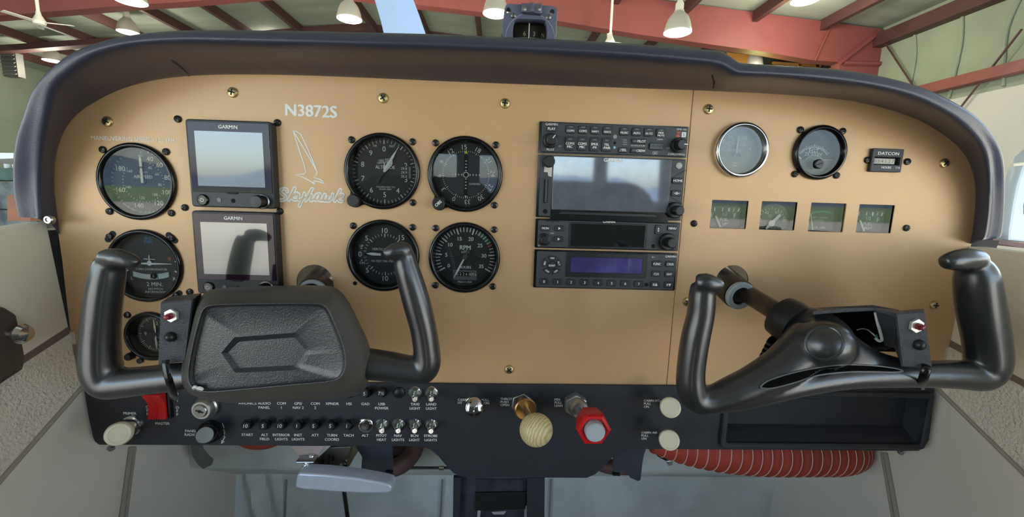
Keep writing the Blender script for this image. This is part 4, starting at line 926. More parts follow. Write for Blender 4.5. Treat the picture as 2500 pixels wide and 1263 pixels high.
# -- hour meter
c = uv(2164, 392, .003); t = Thing('hour_meter', 'small rectangular hours meter between two screws on the right panel', 'hour meter', *c)
b = MB(); b.ring(rrect(.0345, .0245, .0012, 3), rrect(.0285, .0078, .0005, 3, .0, -.0006), 0, .0042, .0005, .0004); fr_ = t.part('bezel', b, mat('meter_black', (44, 45, 48), .5, bump=.1, bscale=1500))
b = MB(); b.flat(rrect(.0285, .0078, .0005, 3, 0, -.0006), .0006); t.part('window_back', b, hole_dark)
for k in range(6): b = MB(); b.prism(rrect(.0038, .0056, .0002, 2, -.0115 + k*.0040, -.0008), .0006, .0018); t.part('counter_wheel', b, mat('wheel_cream', (206, 200, 186), .5))
b = MB()
for k, s in enumerate('004127'): b.text(s, .0036, -.0115 + k*.0040, -.0008, .0020)
t.part('counter_digits', b, mat('digit_grey', (120, 116, 110), .6))
b = MB(); b.text('DATCON', .0030, .0, .0072, .0044, bold=.03, sx=1.25); b.text('HOURS', .0022, .0, -.0075, .0044, bold=.03); b.text('1/10', .0020, .0125, -.0075, .0044, bold=.02); t.part('lettering', b, white_ink, fr_)
for q in ((2117,391),(2214,395)): screw(t.o, *t.px(*q))

# ================================================================== SQUARE FLIGHT DISPLAYS
def flight_display(tl, tr, br, bl, label):
    d = .010; q = [uv(*p, d) for p in (tl, tr, br, bl)]
    cx = sum(p[0] for p in q)/4; cz = sum(p[1] for p in q)/4; w = (q[1][0]-q[0][0]+q[2][0]-q[3][0])/2; h = (q[0][1]-q[3][1]+q[1][1]-q[2][1])/2
    t = Thing('flight_display', label, 'display', cx, cz, 'square electronic flight displays')
    t.part('case', MB().prism(rrect(w, h, .003, 3), 0, d, .0012), mat('display_case', (38, 39, 42), .45))
    gw, gh, gc = w*.955, h*.80, h*.075
    t.part('bezel_glass', MB().prism(rrect(gw, gh, .0012, 3, 0, gc), d-.001, d+.0006, .0003), mat('purple_bezel_glass', (44, 26, 40), .06, spec=.28))
    sc = t.part('screen', MB().prism(rrect(gw*.83, gh*.78, .0004, 2, .0, gc-.0015), d+.0002, d+.00085), mat('dark_screen', (36, 44, 40), .05, spec=1.0, coat=1.0))
    b = MB(); b.text('GARMIN', .0034, 0, gc + gh*.435, d+.0009, bold=.03); t.part('lettering', b, white_ink)
    lo = -h/2 + h*.082
    b = MB(); b.lathe([(.0058, d-.0005), (.0058, d+.0012), (.0050, d+.0022), (.0046, d+.0022), (.0044, d+.0016), (0, d+.0016)], 28, (-w*.36, lo)); pb = t.part('power_button', b, gloss_black)
    b = MB(); b.arc(.0017, 35, 325, .0006, d+.0018, 18, (-w*.36, lo)); b.bar((-w*.36, lo+.0004), (-w*.36, lo+.0021), .0006, d+.0018); t.part('power_symbol', b, white_ink, pb)
    b = MB(); b.lathe([(.0022, d), (.0022, d+.0006), (0, d+.0006)], 18, (-w*.165, lo+.0005)); t.part('light_sensor', b, mat('sensor_grey', (96, 98, 100), .3))
    b = MB(); b.disc(.0021, d+.0003, 18, (0, lo)); t.part('hex_socket', b, hole_dark)
    b = MB(); b.prism([(-.006, lo+.0088), (.006, lo+.0088), (.0045, lo+.0068), (-.0045, lo+.0068)], d, d+.0012, .0002); t.part('card_slot', b, slot_dark)
    b = MB(); b.lathe([(.0078, d-.0003), (.0078, d+.001), (.0070, d+.0016), (.0068, d+.0012)], 30, (w*.345, lo)); t.part('knob_ring', b, steel)
    b = MB(); b.lathe([(.0066, d), (.0064, d+.010), (.0056, d+.0118), (0, d+.012)], 30, (w*.345, lo)); t.part('knob', b, black)
    return t
t = flight_display((451,290),(662,297),(672,510),(468,505), 'upper of the two square flight displays, reflecting a pale sky')
for q in ((435,291),(678,300),(452,507),(684,516)): screw(t.o, *t.px(*q))
t = flight_display((466,514),(673,520),(681,722),(483,716), 'lower of the two square flight displays, partly behind the yoke pad')
for q in ((464,713),): screw(t.o, *t.px(*q))

# ================================================================== RADIO STACK
zs = Zm(1290, 280, 2.871)
RD = .006
SX0, SX1 = (uv(1318, 297, RD)[0] + uv(1302, 704, RD)[0])/2, (uv(1684, 310, RD)[0] + uv(1650, 709, RD)[0])/2
SXC = (SX0 + SX1)/2; SWD = SX1 - SX0
zq = Zm(1300, 290, 6.25)
def rack(name, label, ztop, zbot, cat_='radio'):
    t = Thing(name, label, cat_, SXC, (ztop+zbot)/2); t.h = ztop - zbot; t.w = SWD
    t.part('mounting_frame', MB().prism(rrect(t.w, t.h, .0008, 2), 0, .0030), gloss_black)
    t.face = t.part('faceplate', MB().prism(rrect(t.w-.005, t.h-.0022, .0016, 3), .002, RD, .0008), rack_grey)
    return t
def at(f, t, zx, zy, d=RD): return t.L(f(zx, zy, d))
def button(t, u, v, w, h, txt='', cap=.0022, led=False, ty=0.0, bold=.03, sx=.95, rot=0.0, m_=None, th=.0016, lines=None, lx=0.0, tx=0.0):
    b = MB(); b.T = Matrix.Translation((u, v, 0)) @ Matrix.Rotation(R(rot), 4, 'Z'); b.prism(rrect(w, h, min(w, h)*.18, 3), RD-.0002, RD+th, .0005)
    k = t.part('button', b, m_ or btn_black)
    b = MB(); b.T = Matrix.Translation((u, v, 0)) @ Matrix.Rotation(R(rot), 4, 'Z')
    for i, s in enumerate(lines or [txt]):
        if s: b.text(s, cap, tx, ty - i*cap*1.35, RD+th+.0002, bold=bold, sx=sx)
    if b.v: t.part('legend', b, white_ink, k)
    if led: t.part('indicator', MB().prism(rrect(w*.45 if not lx else w*.28, .0012, .0005, 2, u + lx, v + (h*.30 if not lx else 0)), RD+th, RD+th+.0003), mat('led_grey', (104, 108, 120), .4), k)
    return k
def knob2(t, u, v, r1, r2, h1, h2, name='dual_knob', mark=None):
    b = MB(); n = 40; pr = [(u + x*r1*(1 - .04*(i % 2)), v + y*r1*(1 - .04*(i % 2))) for i, (x, y) in enumerate(circ(1, n))]
    b.prism(pr, RD, RD+h1, .0012); k = t.part(name, b, black)
    b = MB(); pr = [(u + x*r2*(1 - .05*(i % 2)), v + y*r2*(1 - .05*(i % 2))) for i, (x, y) in enumerate(circ(1, 30))]
    b.prism(pr, RD+h1, RD+h1+h2, .0010); t.part('inner_knob', b, black, k)
    if mark is not None:
        b = MB(); b.tick(mark, r2*.25, r2*.98, .0010, RD+h1+h2+.0002, (u, v)); t.part('pointer_mark', b, white_ink, k)
    return k
# -- audio panel
t = rack('audio_panel', 'top unit of the radio stack, an audio panel with two rows of keys', (zs(85,48,RD)[1] + zs(1130,78,RD)[1])/2, (zs(75,271,RD)[1] + zs(1110,299,RD)[1])/2, 'audio panel')
A = lambda x, y, d=RD: at(zq, t, x, y, d)
for s, x, y in (('COM1',578,167),('COM2',768,172),('NAV1',953,178),('NAV2',1141,185),('MUSIC',1398,197),('AUX1',1583,203),('AUX2',1770,210)): button(t, *A(x, y), .0097, .0083, s, led=True, ty=-.0013, cap=.0021)
button(t, *A(1955, 217), .0097, .0083, lines=['MKR', 'MUTE'], led=True, ty=-.0002, cap=.0020)
for ln, x, y in ((['COM1','MIC'],568,380),(['COM2','MIC'],756,385),(['SPKR','-PA'],942,392),(['TEL','-PAIR'],1127,400)): button(t, *A(x, y), .0097, .0143, lines=ln, led=True, ty=.0, cap=.0024)
button(t, *A(290, 157), .0097, .0052, 'PLAY', cap=.0025); button(t, *A(1377, 480), .0097, .0052, '\u266bSEL', cap=.0025)
button(t, *A(1615, 347), .0150, .0050, 'PILOT', cap=.0024, led=True, lx=-.0040, tx=.0030); button(t, *A(1603, 490), .0150, .0050, 'CREW', cap=.0024, led=True, lx=-.0040, tx=.0030)
k = button(t, *A(1885, 425), .0150, .0068, m_=gloss_black); b = MB(); b.text('USB PWR', .0023, *A(1885, 423), RD+.0019, bold=.01); t.part('legend', b, mat('dim_grey_ink', (84, 88, 96), .5), k)
b = MB()
for s, x, y, c_ in (('GARMIN',290,85,.0023),('PILOT',275,472,.0021),('GMA 345',2275,163,.0018),('COPILOT/PASS',2195,545,.0019),('ICS ISOLATION',1608,412,.0015),('S-SENS',1942,317,.0015),('ICS',420,420,.0014),('ICS',2068,450,.0015)): b.text(s, c_, *A(x, y), RD+.0002, bold=.01)
b.ribbon([A(1833,508), A(1908,508), A(1908,540), A(1833,540)], .0003, RD+.0002, True); b.bar(A(1850,524), A(1890,524), .0004, RD+.0002)
t.part('lettering', b, white_ink, t.face)
for y in (325, 358, 392): t.part('level_bar', MB().prism(rrect(.0048, .0009, .0003, 2, *A(1408, y)), RD, RD+.0004), mat('level_grey', (140, 140, 138), .5))
b = MB(); b.lathe([(.0020, RD), (.0020, RD+.0006), (0, RD+.0006)], 20, A(1258, 275)); t.part('photocell', b, mat('photocell_grey', (150, 148, 146), .4))
b = MB(); b.lathe([(.0014, RD), (.0014, RD+.0003), (0, RD+.0003)], 16, A(1254, 370)); t.part('jack_hole', b, hole_dark)
b = MB(); b.lathe([(.0013, RD), (.0013, RD+.0004), (0, RD+.0004)], 16, A(1250, 440)); t.part('blue_badge', b, mat('badge_blue', (150, 200, 232), .4))
t.part('marker_lamp', MB().prism(rrect(.0046, .0052, .0003, 2, *A(2222, 240)), RD, RD+.0004), mat('marker_orange', (206, 92, 62), .5)); t.part('marker_lamp', MB().prism(rrect(.0046, .0052, .0003, 2, *A(2308, 245)), RD, RD+.0004), white_ink)
b = MB(); b.text('M', .0036, *A(2222, 240), RD+.0006, bold=.01); b.text('I', .0036, *A(2308, 245), RD+.0006, bold=.01); t.part('marker_letters', b, gloss_black)
knob2(t, *A(285, 325, RD+.006), .0078, .0056, .005, .007, mark=38); knob2(t, *A(2250, 400, RD+.006), .0078, .0056, .005, .008, mark=90)
# -- GPS navigator
t = rack('gps_navigator', 'second unit of the radio stack, a GPS navigator with a wide glossy screen', (zs(80,281,RD)[1] + zs(1110,306,RD)[1])/2, (zs(62,720,RD)[1] + zs(1064,746,RD)[1])/2, 'gps navigator')
A = lambda x, y, d=RD: at(zs, t, x, y, d)
q = [A(*p) for p in ((182,290),(1005,322),(972,690),(158,662))]; l_ = (q[0][0]+q[3][0])/2; r_ = (q[1][0]+q[2][0])/2; t_ = (q[0][1]+q[1][1])/2; b_ = (q[2][1]+q[3][1])/2
cu, cv, sw, sh = (l_+r_)/2, (t_+b_)/2, r_-l_, t_-b_
t.part('screen_surround', MB().prism(rrect(sw+.003, sh+.012, .001, 2, cu, cv-.005), RD-.001, RD+.0006, .0003), gloss_black)
t.part('screen', MB().prism(rrect(sw, sh, .0008, 2, cu, cv), RD, RD+.0012, .0002), mat('mirror_screen', (120, 126, 136), .05, .35, spec=1.0, col2=(108, 116, 128), vscale=60))
b = MB(); b.text('GARMIN', .0036, *A(592, 320), RD+.0015, bold=.03); t.part('lettering', b, white_ink)
b = MB(); b.prism([A(205,700), A(225,676), A(880,698), A(915,722)], RD, RD+.0022, .0006); t.part('hand_rest', b, black)
b = MB(); b.lathe([(.0060, RD), (.0058, RD+.007), (.0050, RD+.0085), (0, RD+.0085)], 28, A(146, 330, RD+.004)); t.part('volume_knob', b, black)
b = MB(); b.prism(rrect(.0046, .0250, .0008, 2, *A(122, 536)), RD-.001, RD+.0004); sl = t.part('card_slot', b, slot_dark)
t.part('data_card', MB().prism(rrect(.0024, .0105, .0004, 2, *A(125, 484)), RD, RD+.0016, .0003), rack_grey, sl); t.part('data_card', MB().prism(rrect(.0024, .0150, .0004, 2, *A(122, 565)), RD, RD+.0016, .0003), rack_grey, sl)
b = MB(); b.flat([A(112,365), A(182,365), A(165,437), A(138,430), A(135,405), A(108,402)], RD+.0004); t.part('worn_patch', b, mat('bare_metal', (200, 190, 176), .35, .6, vary=.2, vscale=200))
b = MB(); b.disc(.0026, RD+.0003, 20, A(118, 678)); t.part('hex_socket', b, hole_dark)
b = MB(); b.lathe([(.0034, RD), (.0034, RD+.001), (.0026, RD+.0014), (0, RD+.0012)], 24, A(1054, 358)); t.part('light_sensor', b, mat('sensor_pale', (170, 172, 160), .3))
button(t, *A(1043, 464), .0108, .0062, 'HOME', cap=.0022, sx=1.1); k = button(t, *A(1036, 552), .0108, .0062, '', cap=.003)
b = MB(); u, v = A(1036, 552); b.text('D', .0026, u, v, RD+.002, bold=.02); b.bar((u-.0034, v), (u+.0034, v), .0005, RD+.002); b.flat([(u+.0036, v), (u+.0024, v+.0009), (u+.0024, v-.0009)], RD+.002); t.part('legend', b, white_ink, k)
for P in (((1103,388),(1012,440),(1005,480)), ((1000,580),(1080,625))):
    b = MB(); b.ribbon([A(*p) for p in P], .0005, RD+.0002); t.part('groove', b, slot_dark, t.face)
knob2(t, *A(1035, 672, RD+.006), .0088, .0052, .006, .010)
# -- com radio
t = rack('com_radio', 'third unit of the radio stack, a slim com radio with a dark narrow screen', (zs(62,730,RD)[1] + zs(1062,757,RD)[1])/2, (zs(50,938,RD)[1] + zs(1046,958,RD)[1])/2)
A = lambda x, y, d=RD: at(zs, t, x, y, d)
def screen(t, A, q, m_, frame=.003, dep=.0006):
    q = [A(*p) for p in q]; cu = sum(p[0] for p in q)/4; cv = sum(p[1] for p in q)/4; sw = (q[1][0]-q[0][0]+q[2][0]-q[3][0])/2; sh = (q[0][1]-q[3][1]+q[1][1]-q[2][1])/2
    f_ = t.part('screen_frame', MB().ring(rrect(sw+frame*2, sh+frame*2, .0012, 2, cu, cv), rrect(sw, sh, .0005, 2, cu, cv), RD-.0005, RD+.0012, .0003, RD), black)
    t.part('screen', MB().prism(rrect(sw, sh, .0004, 2, cu, cv), RD, RD+dep), m_)
screen(t, A, ((302,768),(820,778),(806,930),(292,918)), mat('dark_radio_screen', (24, 28, 32), .05, spec=.9), .0018)
for s, x, y in (('MON',118,796),('\u25b6',217,798),('\u25b6',212,873)): button(t, *A(x, y), .0098, .0058, s, cap=.0022)
button(t, *A(1005, 797), .0100, .0058, 'MENU', cap=.0022); k = button(t, *A(907, 807), .0066, .0100)
b = MB(); u, v = A(907, 807); b.flat([(u-.0010, v+.0004), (u+.0010, v+.0004), (u, v+.0026)], RD+.002); b.flat([(u-.0010, v-.0004), (u+.0010, v-.0004), (u, v-.0026)], RD+.002); t.part('legend', b, white_ink, k)
b = MB(); b.text('GARMIN', .0024, *A(566, 752), RD+.0002, bold=.02); b.text('COM', .0012, *A(165, 832), RD+.0002); b.arc(.0008, 35, 325, .0003, RD+.0002, 12, A(72, 917)); t.part('lettering', b, white_ink, t.face)
b = MB(); b.disc(.0021, RD+.0003, 18, A(875, 922)); t.part('hex_socket', b, hole_dark)
knob2(t, *A(113, 878, RD+.004), .0068, .0048, .003, .0045); knob2(t, *A(985, 895, RD+.006), .0095, .0056, .006, .010)
b = MB(); b.lathe([(.0044, RD), (.0044, RD+.0002), (0, RD+.0002)], 20, A(170, 745)); b2 = MB(); b2.ribbon([A(125,748), A(150,740), A(165,752), A(185,742), A(210,750)], .0012, RD+.0003); t.part('paint_scuff', b2, slot_dark, t.face)
# -- transponder
t = rack('transponder', 'bottom unit of the radio stack, a transponder with a row of number keys', (zs(50,945,RD)[1] + zs(1050,977,RD)[1])/2, (zs(32,1222,RD)[1] + zs(1025,1232,RD)[1])/2)
A = lambda x, y, d=RD: at(zs, t, x, y, d)
screen(t, A, ((300,1000),(800,1008),(792,1115),(292,1105)), mat('violet_screen', (62, 58, 112), .07, spec=.9, col2=(84, 80, 140), vscale=30), .0050)
for k_ in range(8): button(t, *A(109 + k_*94.5, 1169 + k_*2.4), .0098, .0066, str(k_), cap=.0028)
button(t, *A(885, 1190), .0098, .0066, '8\u25b2', cap=.0026); button(t, *A(980, 1193), .0098, .0066, '9\u25bc', cap=.0026)
for s, x, y in (('FUNC',898,1046),('CRSR',991,1048),('CLR',893,1116),('ENT',984,1118)): button(t, *A(x, y), .0098, .0066, s, cap=.0023)
b = MB(); b.lathe([(.0046, RD-.0002), (.0046, RD+.0012), (.0040, RD+.0018), (0, RD+.0018)], 28, A(165, 1057)); k = t.part('button', b, btn_black); b = MB(); b.text('IDNT', .0021, *A(165, 1057), RD+.002, bold=.03); t.part('legend', b, white_ink, k)
u0, v0 = A(163, 1056)
for s, a in (('ON', 0), ('ALT', 72), ('VFR', 144), ('OFF', 216), ('SBY', 288)):
    r0, r1 = .0056, .0104; P = [(u0 + r1*math.sin(R(a + x)), v0 + r1*math.cos(R(a + x))) for x in range(-28, 29, 7)] + [(u0 + r0*math.sin(R(a - x)), v0 + r0*math.cos(R(a - x))) for x in range(-24, 25, 8)]
    k = t.part('button', MB().prism(P, RD-.0002, RD+.0014, .0004), btn_black); rr = (r0+r1)/2; rot = {0: 0, 72: -72, 144: 36, 216: -36, 288: 72}[a]
    b = MB(); b.text(s, .0019, u0 + rr*math.sin(R(a)), v0 + rr*math.cos(R(a)), RD+.0016, rot=rot, bold=.03); t.part('legend', b, white_ink, k)
b = MB(); b.text('GARMIN', .0022, *A(998, 995), RD+.0002, bold=.02); b.text('R I', .0018, *A(876, 1000), RD+.0002); t.part('lettering', b, white_ink, t.face)
b = MB(); b.disc(.0021, RD+.0003, 18, A(827, 1193)); t.part('hex_socket', b, hole_dark)

# ================================================================== CONTROL YOKES
from mathutils.bvhtree import BVHTree
def pxs(px, py, d): return (pp(px+1, py, d) - pp(px, py, d)).length
def ytube(mb, pts, sub=5, n=20, flat=1.0, off=Vector((0, 0, 0))):
    P = [pp(x, y, d) - off for x, y, d, r in pts]; rr = [r*pxs(x, y, d)*flat for x, y, d, r in pts]
    mb.tube(P, rr, n, sub, ry=1/flat, up=(0, 1, 0)); return mb
def ball(mb, px, py, d, rx, rz, ry, off):
    c = pp(px, py, d) - off; s = pxs(px, py, d); n, k = 24, 12; rows = []
    for j in range(1, k):
        a = math.pi*j/k - math.pi/2; rows.append([(c.x + rx*s*math.cos(a)*math.cos(2*math.pi*i/n), c.y + ry*math.cos(a)*math.sin(2*math.pi*i/n), c.z + rz*s*math.sin(a)) for i in range(n)])
    mb.rows(rows); mb.add(rows[-1], [tuple(range(n))]); mb.add(rows[0], [tuple(range(n))[::-1]]); return mb
def fuse(name, mb, m, parent, voxel=.0014, smooth=22):
    o = mb.build('tmp', m, None); md = o.modifiers.new('r', 'REMESH'); md.mode = 'VOXEL'; md.voxel_size = voxel
    ms = o.modifiers.new('s', 'SMOOTH'); ms.iterations = smooth; ms.factor = .5
    dg = bpy.context.evaluated_depsgraph_get(); dg.update()
    me = bpy.data.meshes.new_from_object(o.evaluated_get(dg)); me.name = name
    me.polygons.foreach_set('use_smooth', [True]*len(me.polygons))
    if not me.materials: me.materials.append(m)
    bpy.data.objects.remove(o); return link(name, me, parent)
def polar(poly, c, n):
    out = []
    for i in range(n):
        a = 2*math.pi*i/n; d = Vector((math.cos(a), math.sin(a))); best = None
        for j in range(len(poly)):
            p = Vector(poly[j]) - Vector(c); q = Vector(poly[(j+1) % len(poly)]) - Vector(c); e = q - p; den = d.x*e.y - d.y*e.x
            if abs(den) < 1e-9: continue
            t_ = (p.x*e.y - p.y*e.x)/den; s_ = (p.x*d.y - p.y*d.x)/den
            if t_ > 0 and -1e-6 <= s_ <= 1 + 1e-6 and (best is None or t_ > best): best = t_
        out.append((c[0] + d.x*best, c[1] + d.y*best))
    return out
def smooth_poly(p, n=6): return [tuple(q) for q in cat(p, n, True)]
def rod(mb, a, b_, prof, n=28):
    """lathe prof [(r, along 0..1)] along a->b"""
    ax = (b_ - a); L_ = ax.length; T = Matrix.Translation(a) @ ax.to_track_quat('Z', 'Y').to_matrix().to_4x4()
    mb.lathe([(r, w*L_) for r, w in prof], n, T=T); return mb
shaft_m = mat('worn_shaft', (84, 72, 62), .32, .55, col2=(52, 44, 40), vscale=70, thr=(.35, .7))
ring_m = mat('grey_bushing', (150, 158, 160), .45)
def yoke_root(label, x, y, d):
    c = pp(x, y, d); o = bpy.data.objects.new('control_yoke', None); COL.objects.link(o); o.location = c; tag(o, label, 'control yoke', 'control yokes'); return o, c
def shaft(o, c, h, ringp, end, rs, rc):
    a = Vector((h[0], .03, h[1])) - c; e = end - c; rp = ringp - c
    b = MB(MAP_WORLD); rod(b, a, e, [(rs, 0), (rs, 1)]); b.build('shaft', shaft_m, o)
    b = MB(MAP_WORLD); rod(b, a, rp, [(rc, 0), (rc, .95), (rc*.96, 1), (rs, 1)]); b.build('bushing', mat('bushing_black', (24, 23, 23), .35), o)
    d = (e - a).normalized(); b = MB(MAP_WORLD); rod(b, rp - d*.001, rp + d*.004, [(rc*.93, 0), (rc*.93, .7), (rc*.85, 1), (rs*1.05, 1), (rs*1.05, .4)]); b.f.pop(); b.m.pop(); b.build('bushing_ring', ring_m, o)
def switch_box(o, c, quad, d0, d1, nut, btn, back_shift=(0, 0)):
    F_ = [pp(x, y, d1) - c for x, y in quad]; B_ = [pp(x + back_shift[0], y + back_shift[1], d0) - c for x, y in quad]
    b = MB(MAP_WORLD); n = 4; ctr = sum(F_, Vector())/4; Fi = [p + (ctr - p).normalized()*.0012 for p in F_]; Fo = [p + Vector((0, .0012, 0)) for p in F_]
    b.rows([[tuple(p) for p in r_] for r_ in (B_, Fo, Fi)]); b.add([tuple(p) for p in Fi], [(0, 1, 2, 3)]); b.add([tuple(p) for p in B_], [(3, 2, 1, 0)])
    bx = b.build('switch_box', printed, o, ang=40); bx['label'] = 'rough black printed switch box'
    nb = (F_[1] - F_[0]).cross(F_[3] - F_[0]).normalized()
    if nb.y > 0: nb = -nb
    p = pp(*nut, d1) - c; s = pxs(*nut, d1); T = Matrix.Translation(p) @ nb.to_track_quat('Z', 'Y').to_matrix().to_4x4()
    b = MB(MAP_WORLD); b.T = T; b.prism(circ(17.5*s, 6, a0=.5), -.001, .0022, .0004); b.build('hex_nut', mat('pale_nut', (226, 224, 214), .3, .6), bx)
    b = MB(MAP_WORLD); b.T = T; b.lathe([(8*s, .002), (8*s, .0045), (5*s, .005), (4*s, .005), (4.5*s, .0055), (6.5*s, .0060), (6.5*s, .0068), (4*s, .0076), (0, .0078)], 20); b.build('push_tip', mat('dark_red_tip', (128, 34, 46), .3), bx)
    p = pp(*btn, d1) - c; b = MB(MAP_WORLD); b.T = Matrix.Translation(p) @ nb.to_track_quat('Z', 'Y').to_matrix().to_4x4(); b.lathe([(13*s, -.0005), (12.5*s, .0018), (10*s, .0036), (5*s, .0048), (0, .0050)], 22); b.build('dome_button', black, bx)
    return bx
# ---- pilot yoke
o, c = yoke_root('pilot control yoke on the left with a big embossed black pad', 665, 930, .10)
D = .105
b = MB(MAP_WORLD); ytube(b, [(268,632,D,30),(264,665,D,36),(253,730,D,39),(246,800,D,40),(244,860,D,42),(247,905,D,43),(262,934,D,41),(300,935,D,38),(360,929,D,36),(430,921,D,36),(500,915,D,34)], off=c)
ytube(b, [(252,630,D+.004,22),(285,630,D+.006,25),(318,637,D+.006,20),(340,646,D+.006,13)], flat=.95, off=c); fuse('grip', b, grip, o)
b = MB(MAP_WORLD); ytube(b, [(986,612,D,24),(992,650,D,30),(1006,700,D,33),(1020,750,D,34),(1033,800,D,33),(1041,850,D,33),(1043,885,D,34),(1030,906,D,34),(985,902,D,37),(940,894,D,38),(870,886,D,40)], off=c)
ytube(b, [(938,624,D+.006,13),(958,616,D+.006,20),(980,611,D+.004,23),(996,618,D+.002,20)], flat=.95, off=c); fuse('grip', b, grip, o)
outer = smooth_poly([(476,752),(492,722),(530,705),(650,699),(780,697),(822,705),(850,735),(878,790),(902,845),(905,890),(898,935),(880,962),(820,974),(690,981),(560,984),(485,972),(448,948),(440,915),(452,855),(464,800)], 4)
ridge = smooth_poly([(486,775),(497,752),(525,744),(650,741),(770,741),(798,750),(818,790),(836,835),(845,875),(840,910),(815,930),(720,940),(590,952),(500,958),(466,945),(457,920),(463,870),(474,820)], 4)
hexo = [(540,862),(572,824),(728,812),(764,856),(732,904),(574,911)]; hexi = [(556,862),(583,835),(720,824),(747,857),(722,892),(583,899)]
N = 96; ctr = (650, 862)
def lev(poly, d, k=1.0): return [tuple(pp(ctr[0] + (x-ctr[0])*k, ctr[1] + (y-ctr[1])*k, d) - c) for x, y in polar(poly, ctr, N)]
mixp = [((a[0]+e[0])/2 + (a[0]-ctr[0])*.012, (a[1]+e[1])/2 + (a[1]-ctr[1])*.02) for a, e in zip(polar(outer, ctr, N), polar(ridge, ctr, N))]
b = MB(MAP_WORLD); L0 = lev(outer, .070, .90); b.rows([L0, lev(outer, .085, .985), lev(outer, .100), lev(outer, .112, .995), lev(mixp, .128), lev(ridge, .1355, 1.012), lev(ridge, .1375)]); b.add(L0, [tuple(range(N))[::-1]])
pad = b.build('centre_pad', pad_side, o, ang=60)
b = MB(MAP_WORLD); b.rows([lev(ridge, .1375), lev(ridge, .1374, .985), lev(ridge, .1345, .965), lev(ridge, .1335, .93), lev(hexo, .1340), lev(hexi, .1305)]); b.add(lev(hexi, .1305), [tuple(range(N))]); b.build('pad_face', pad_mat, pad, ang=35)
for q in ((476,948,5),(488,951,6)):
    b = MB(MAP_WORLD); p = pp(q[0], q[1], .1365) - c; b.T = Matrix.Translation(p) @ Vector((0, -1, -.6)).to_track_quat('Z', 'Y').to_matrix().to_4x4(); b.lathe([(q[2]*.0004, -.001), (q[2]*.0004, .0006), (0, .0008)], 10); b.build('worn_chip', white_ink, pad)
shaft(o, c, SHAFT_L, pp(765, 716, .018), pp(700, 790, .085), .0118, .0165)
switch_box(o, c, [(391,739),(470,730),(452,884),(385,892)], .095, .128, (421,770), (419,822), (22, -14))
b = MB(MAP_WORLD); b.tube([pp(*p) - c for p in ((405,880,.132),(404,895,.134),(413,930,.135),(423,962,.126),(426,975,.11))], .0030, 8, 4, ry=.35, up=(1, 0, 0)); b.build('zip_tie', gloss_black, o)
# ---- copilot yoke
o, c = yoke_root('copilot control yoke on the right with a bare hub and exposed shaft', 2000, 930, .11)
D = .122
b = MB(MAP_WORLD)
ytube(b, [(1716,692,D,27),(1714,725,D,31),(1710,770,D,32),(1697,830,D,33.5),(1687,900,D,33),(1687,945,D,34),(1701,978,D,33),(1740,975,D,33),(1790,957,D,38),(1850,930,D,42),(1920,888,D,48),(1985,835,D-.004,60)], off=c)
ytube(b, [(1699,690,D+.002,20),(1722,690,D+.005,24),(1748,695,D+.006,19),(1766,698,D+.006,12)], flat=.95, off=c)
ytube(b, [(2374,640,D,30),(2382,670,D,40),(2387,710,D,43),(2397,770,D,44),(2408,830,D,43),(2412,885,D,42),(2397,917,D,36),(2340,915,D,34),(2270,914,D,32),(2180,915,D,31),(2080,920,D,29),(1980,934,D,29),(1900,950,D,30),(1810,970,D,30),(1740,983,D,27)], off=c)
ytube(b, [(2390,634,D+.002,24),(2358,634,D+.006,27),(2325,637,D+.008,24),(2300,641,D+.008,15)], flat=.95, off=c)
ytube(b, [(1948,792,.095,50),(1985,812,.108,60),(2012,842,.118,66),(2040,885,.120,46)], flat=.7, off=c)
ytube(b, [(2000,830,.115,62),(2060,868,.116,54),(2130,895,.118,40),(2210,910,.120,32)], flat=.55, off=c)
ytube(b, [(1990,830,.115,62),(1930,882,.118,50),(1860,922,.120,42)], flat=.6, off=c)
ball(b, 2012, 840, .1275, 66, 58, .022, c)
whl = fuse('wheel', b, grip, o, smooth=20)
bv = BVHTree.FromPolygons([v.co + c for v in whl.data.vertices], [p.vertices[:] for p in whl.data.polygons])
def on_wheel(px, py, off=.0004):
    r_ = ray(px, py).normalized(); h = bv.ray_cast(CP, r_)
    return (h[0] - r_*off if h[0] is not None else pp(px, py, .135)) - c
top = cat([(1856,945),(1875,930),(1930,912),(1990,899),(2060,891),(2130,893),(2180,899),(2204,905)], 9); bot = cat([(1856,947),(1885,948),(1940,934),(1990,918),(2060,909),(2130,908),(2180,909),(2204,907)], 9)
b = MB(MAP_WORLD); rows = [[tuple(on_wheel(*(t_*(1-k/12) + q*(k/12)), .0006)) for k in range(13)] for t_, q in zip(top, bot)]; b.rows(rows, closed=False); sl_ = b.build('finger_slot', mat('slot_black', (5, 5, 6), .9, spec=.1), whl)  # flat black decal paints the dark recess of the slot
for ln in (top, bot):
    b = MB(MAP_WORLD); b.tube([on_wheel(q[0], q[1], .0004) for q in ln], .0007, 6); b.build('slot_glint', mat('slot_glint', (96, 96, 98), .35), sl_)  # pale tubes along the slot paint a highlight on its edges
b = MB(MAP_WORLD); P = [on_wheel(2012 + 46*math.cos(6.2832*i/40), 838 + 40*math.sin(6.2832*i/40), -.0002) for i in range(40)]; b.tube(P + [P[0]], .0013, 8, caps=False); b.build('boss_ring', grip, whl)
shaft(o, c, SHAFT_R, pp(1805, 721, .026), pp(1960, 800, .10), .0095, .0165)
b = MB(MAP_WORLD); rod(b, pp(1905, 770, .078) - c, pp(1955, 802, .098) - c, [(.0150, 0), (.0195, .06), (.0205, .5), (.0200, .95), (.0150, 1)]); b.build('clamp_collar', black, o)
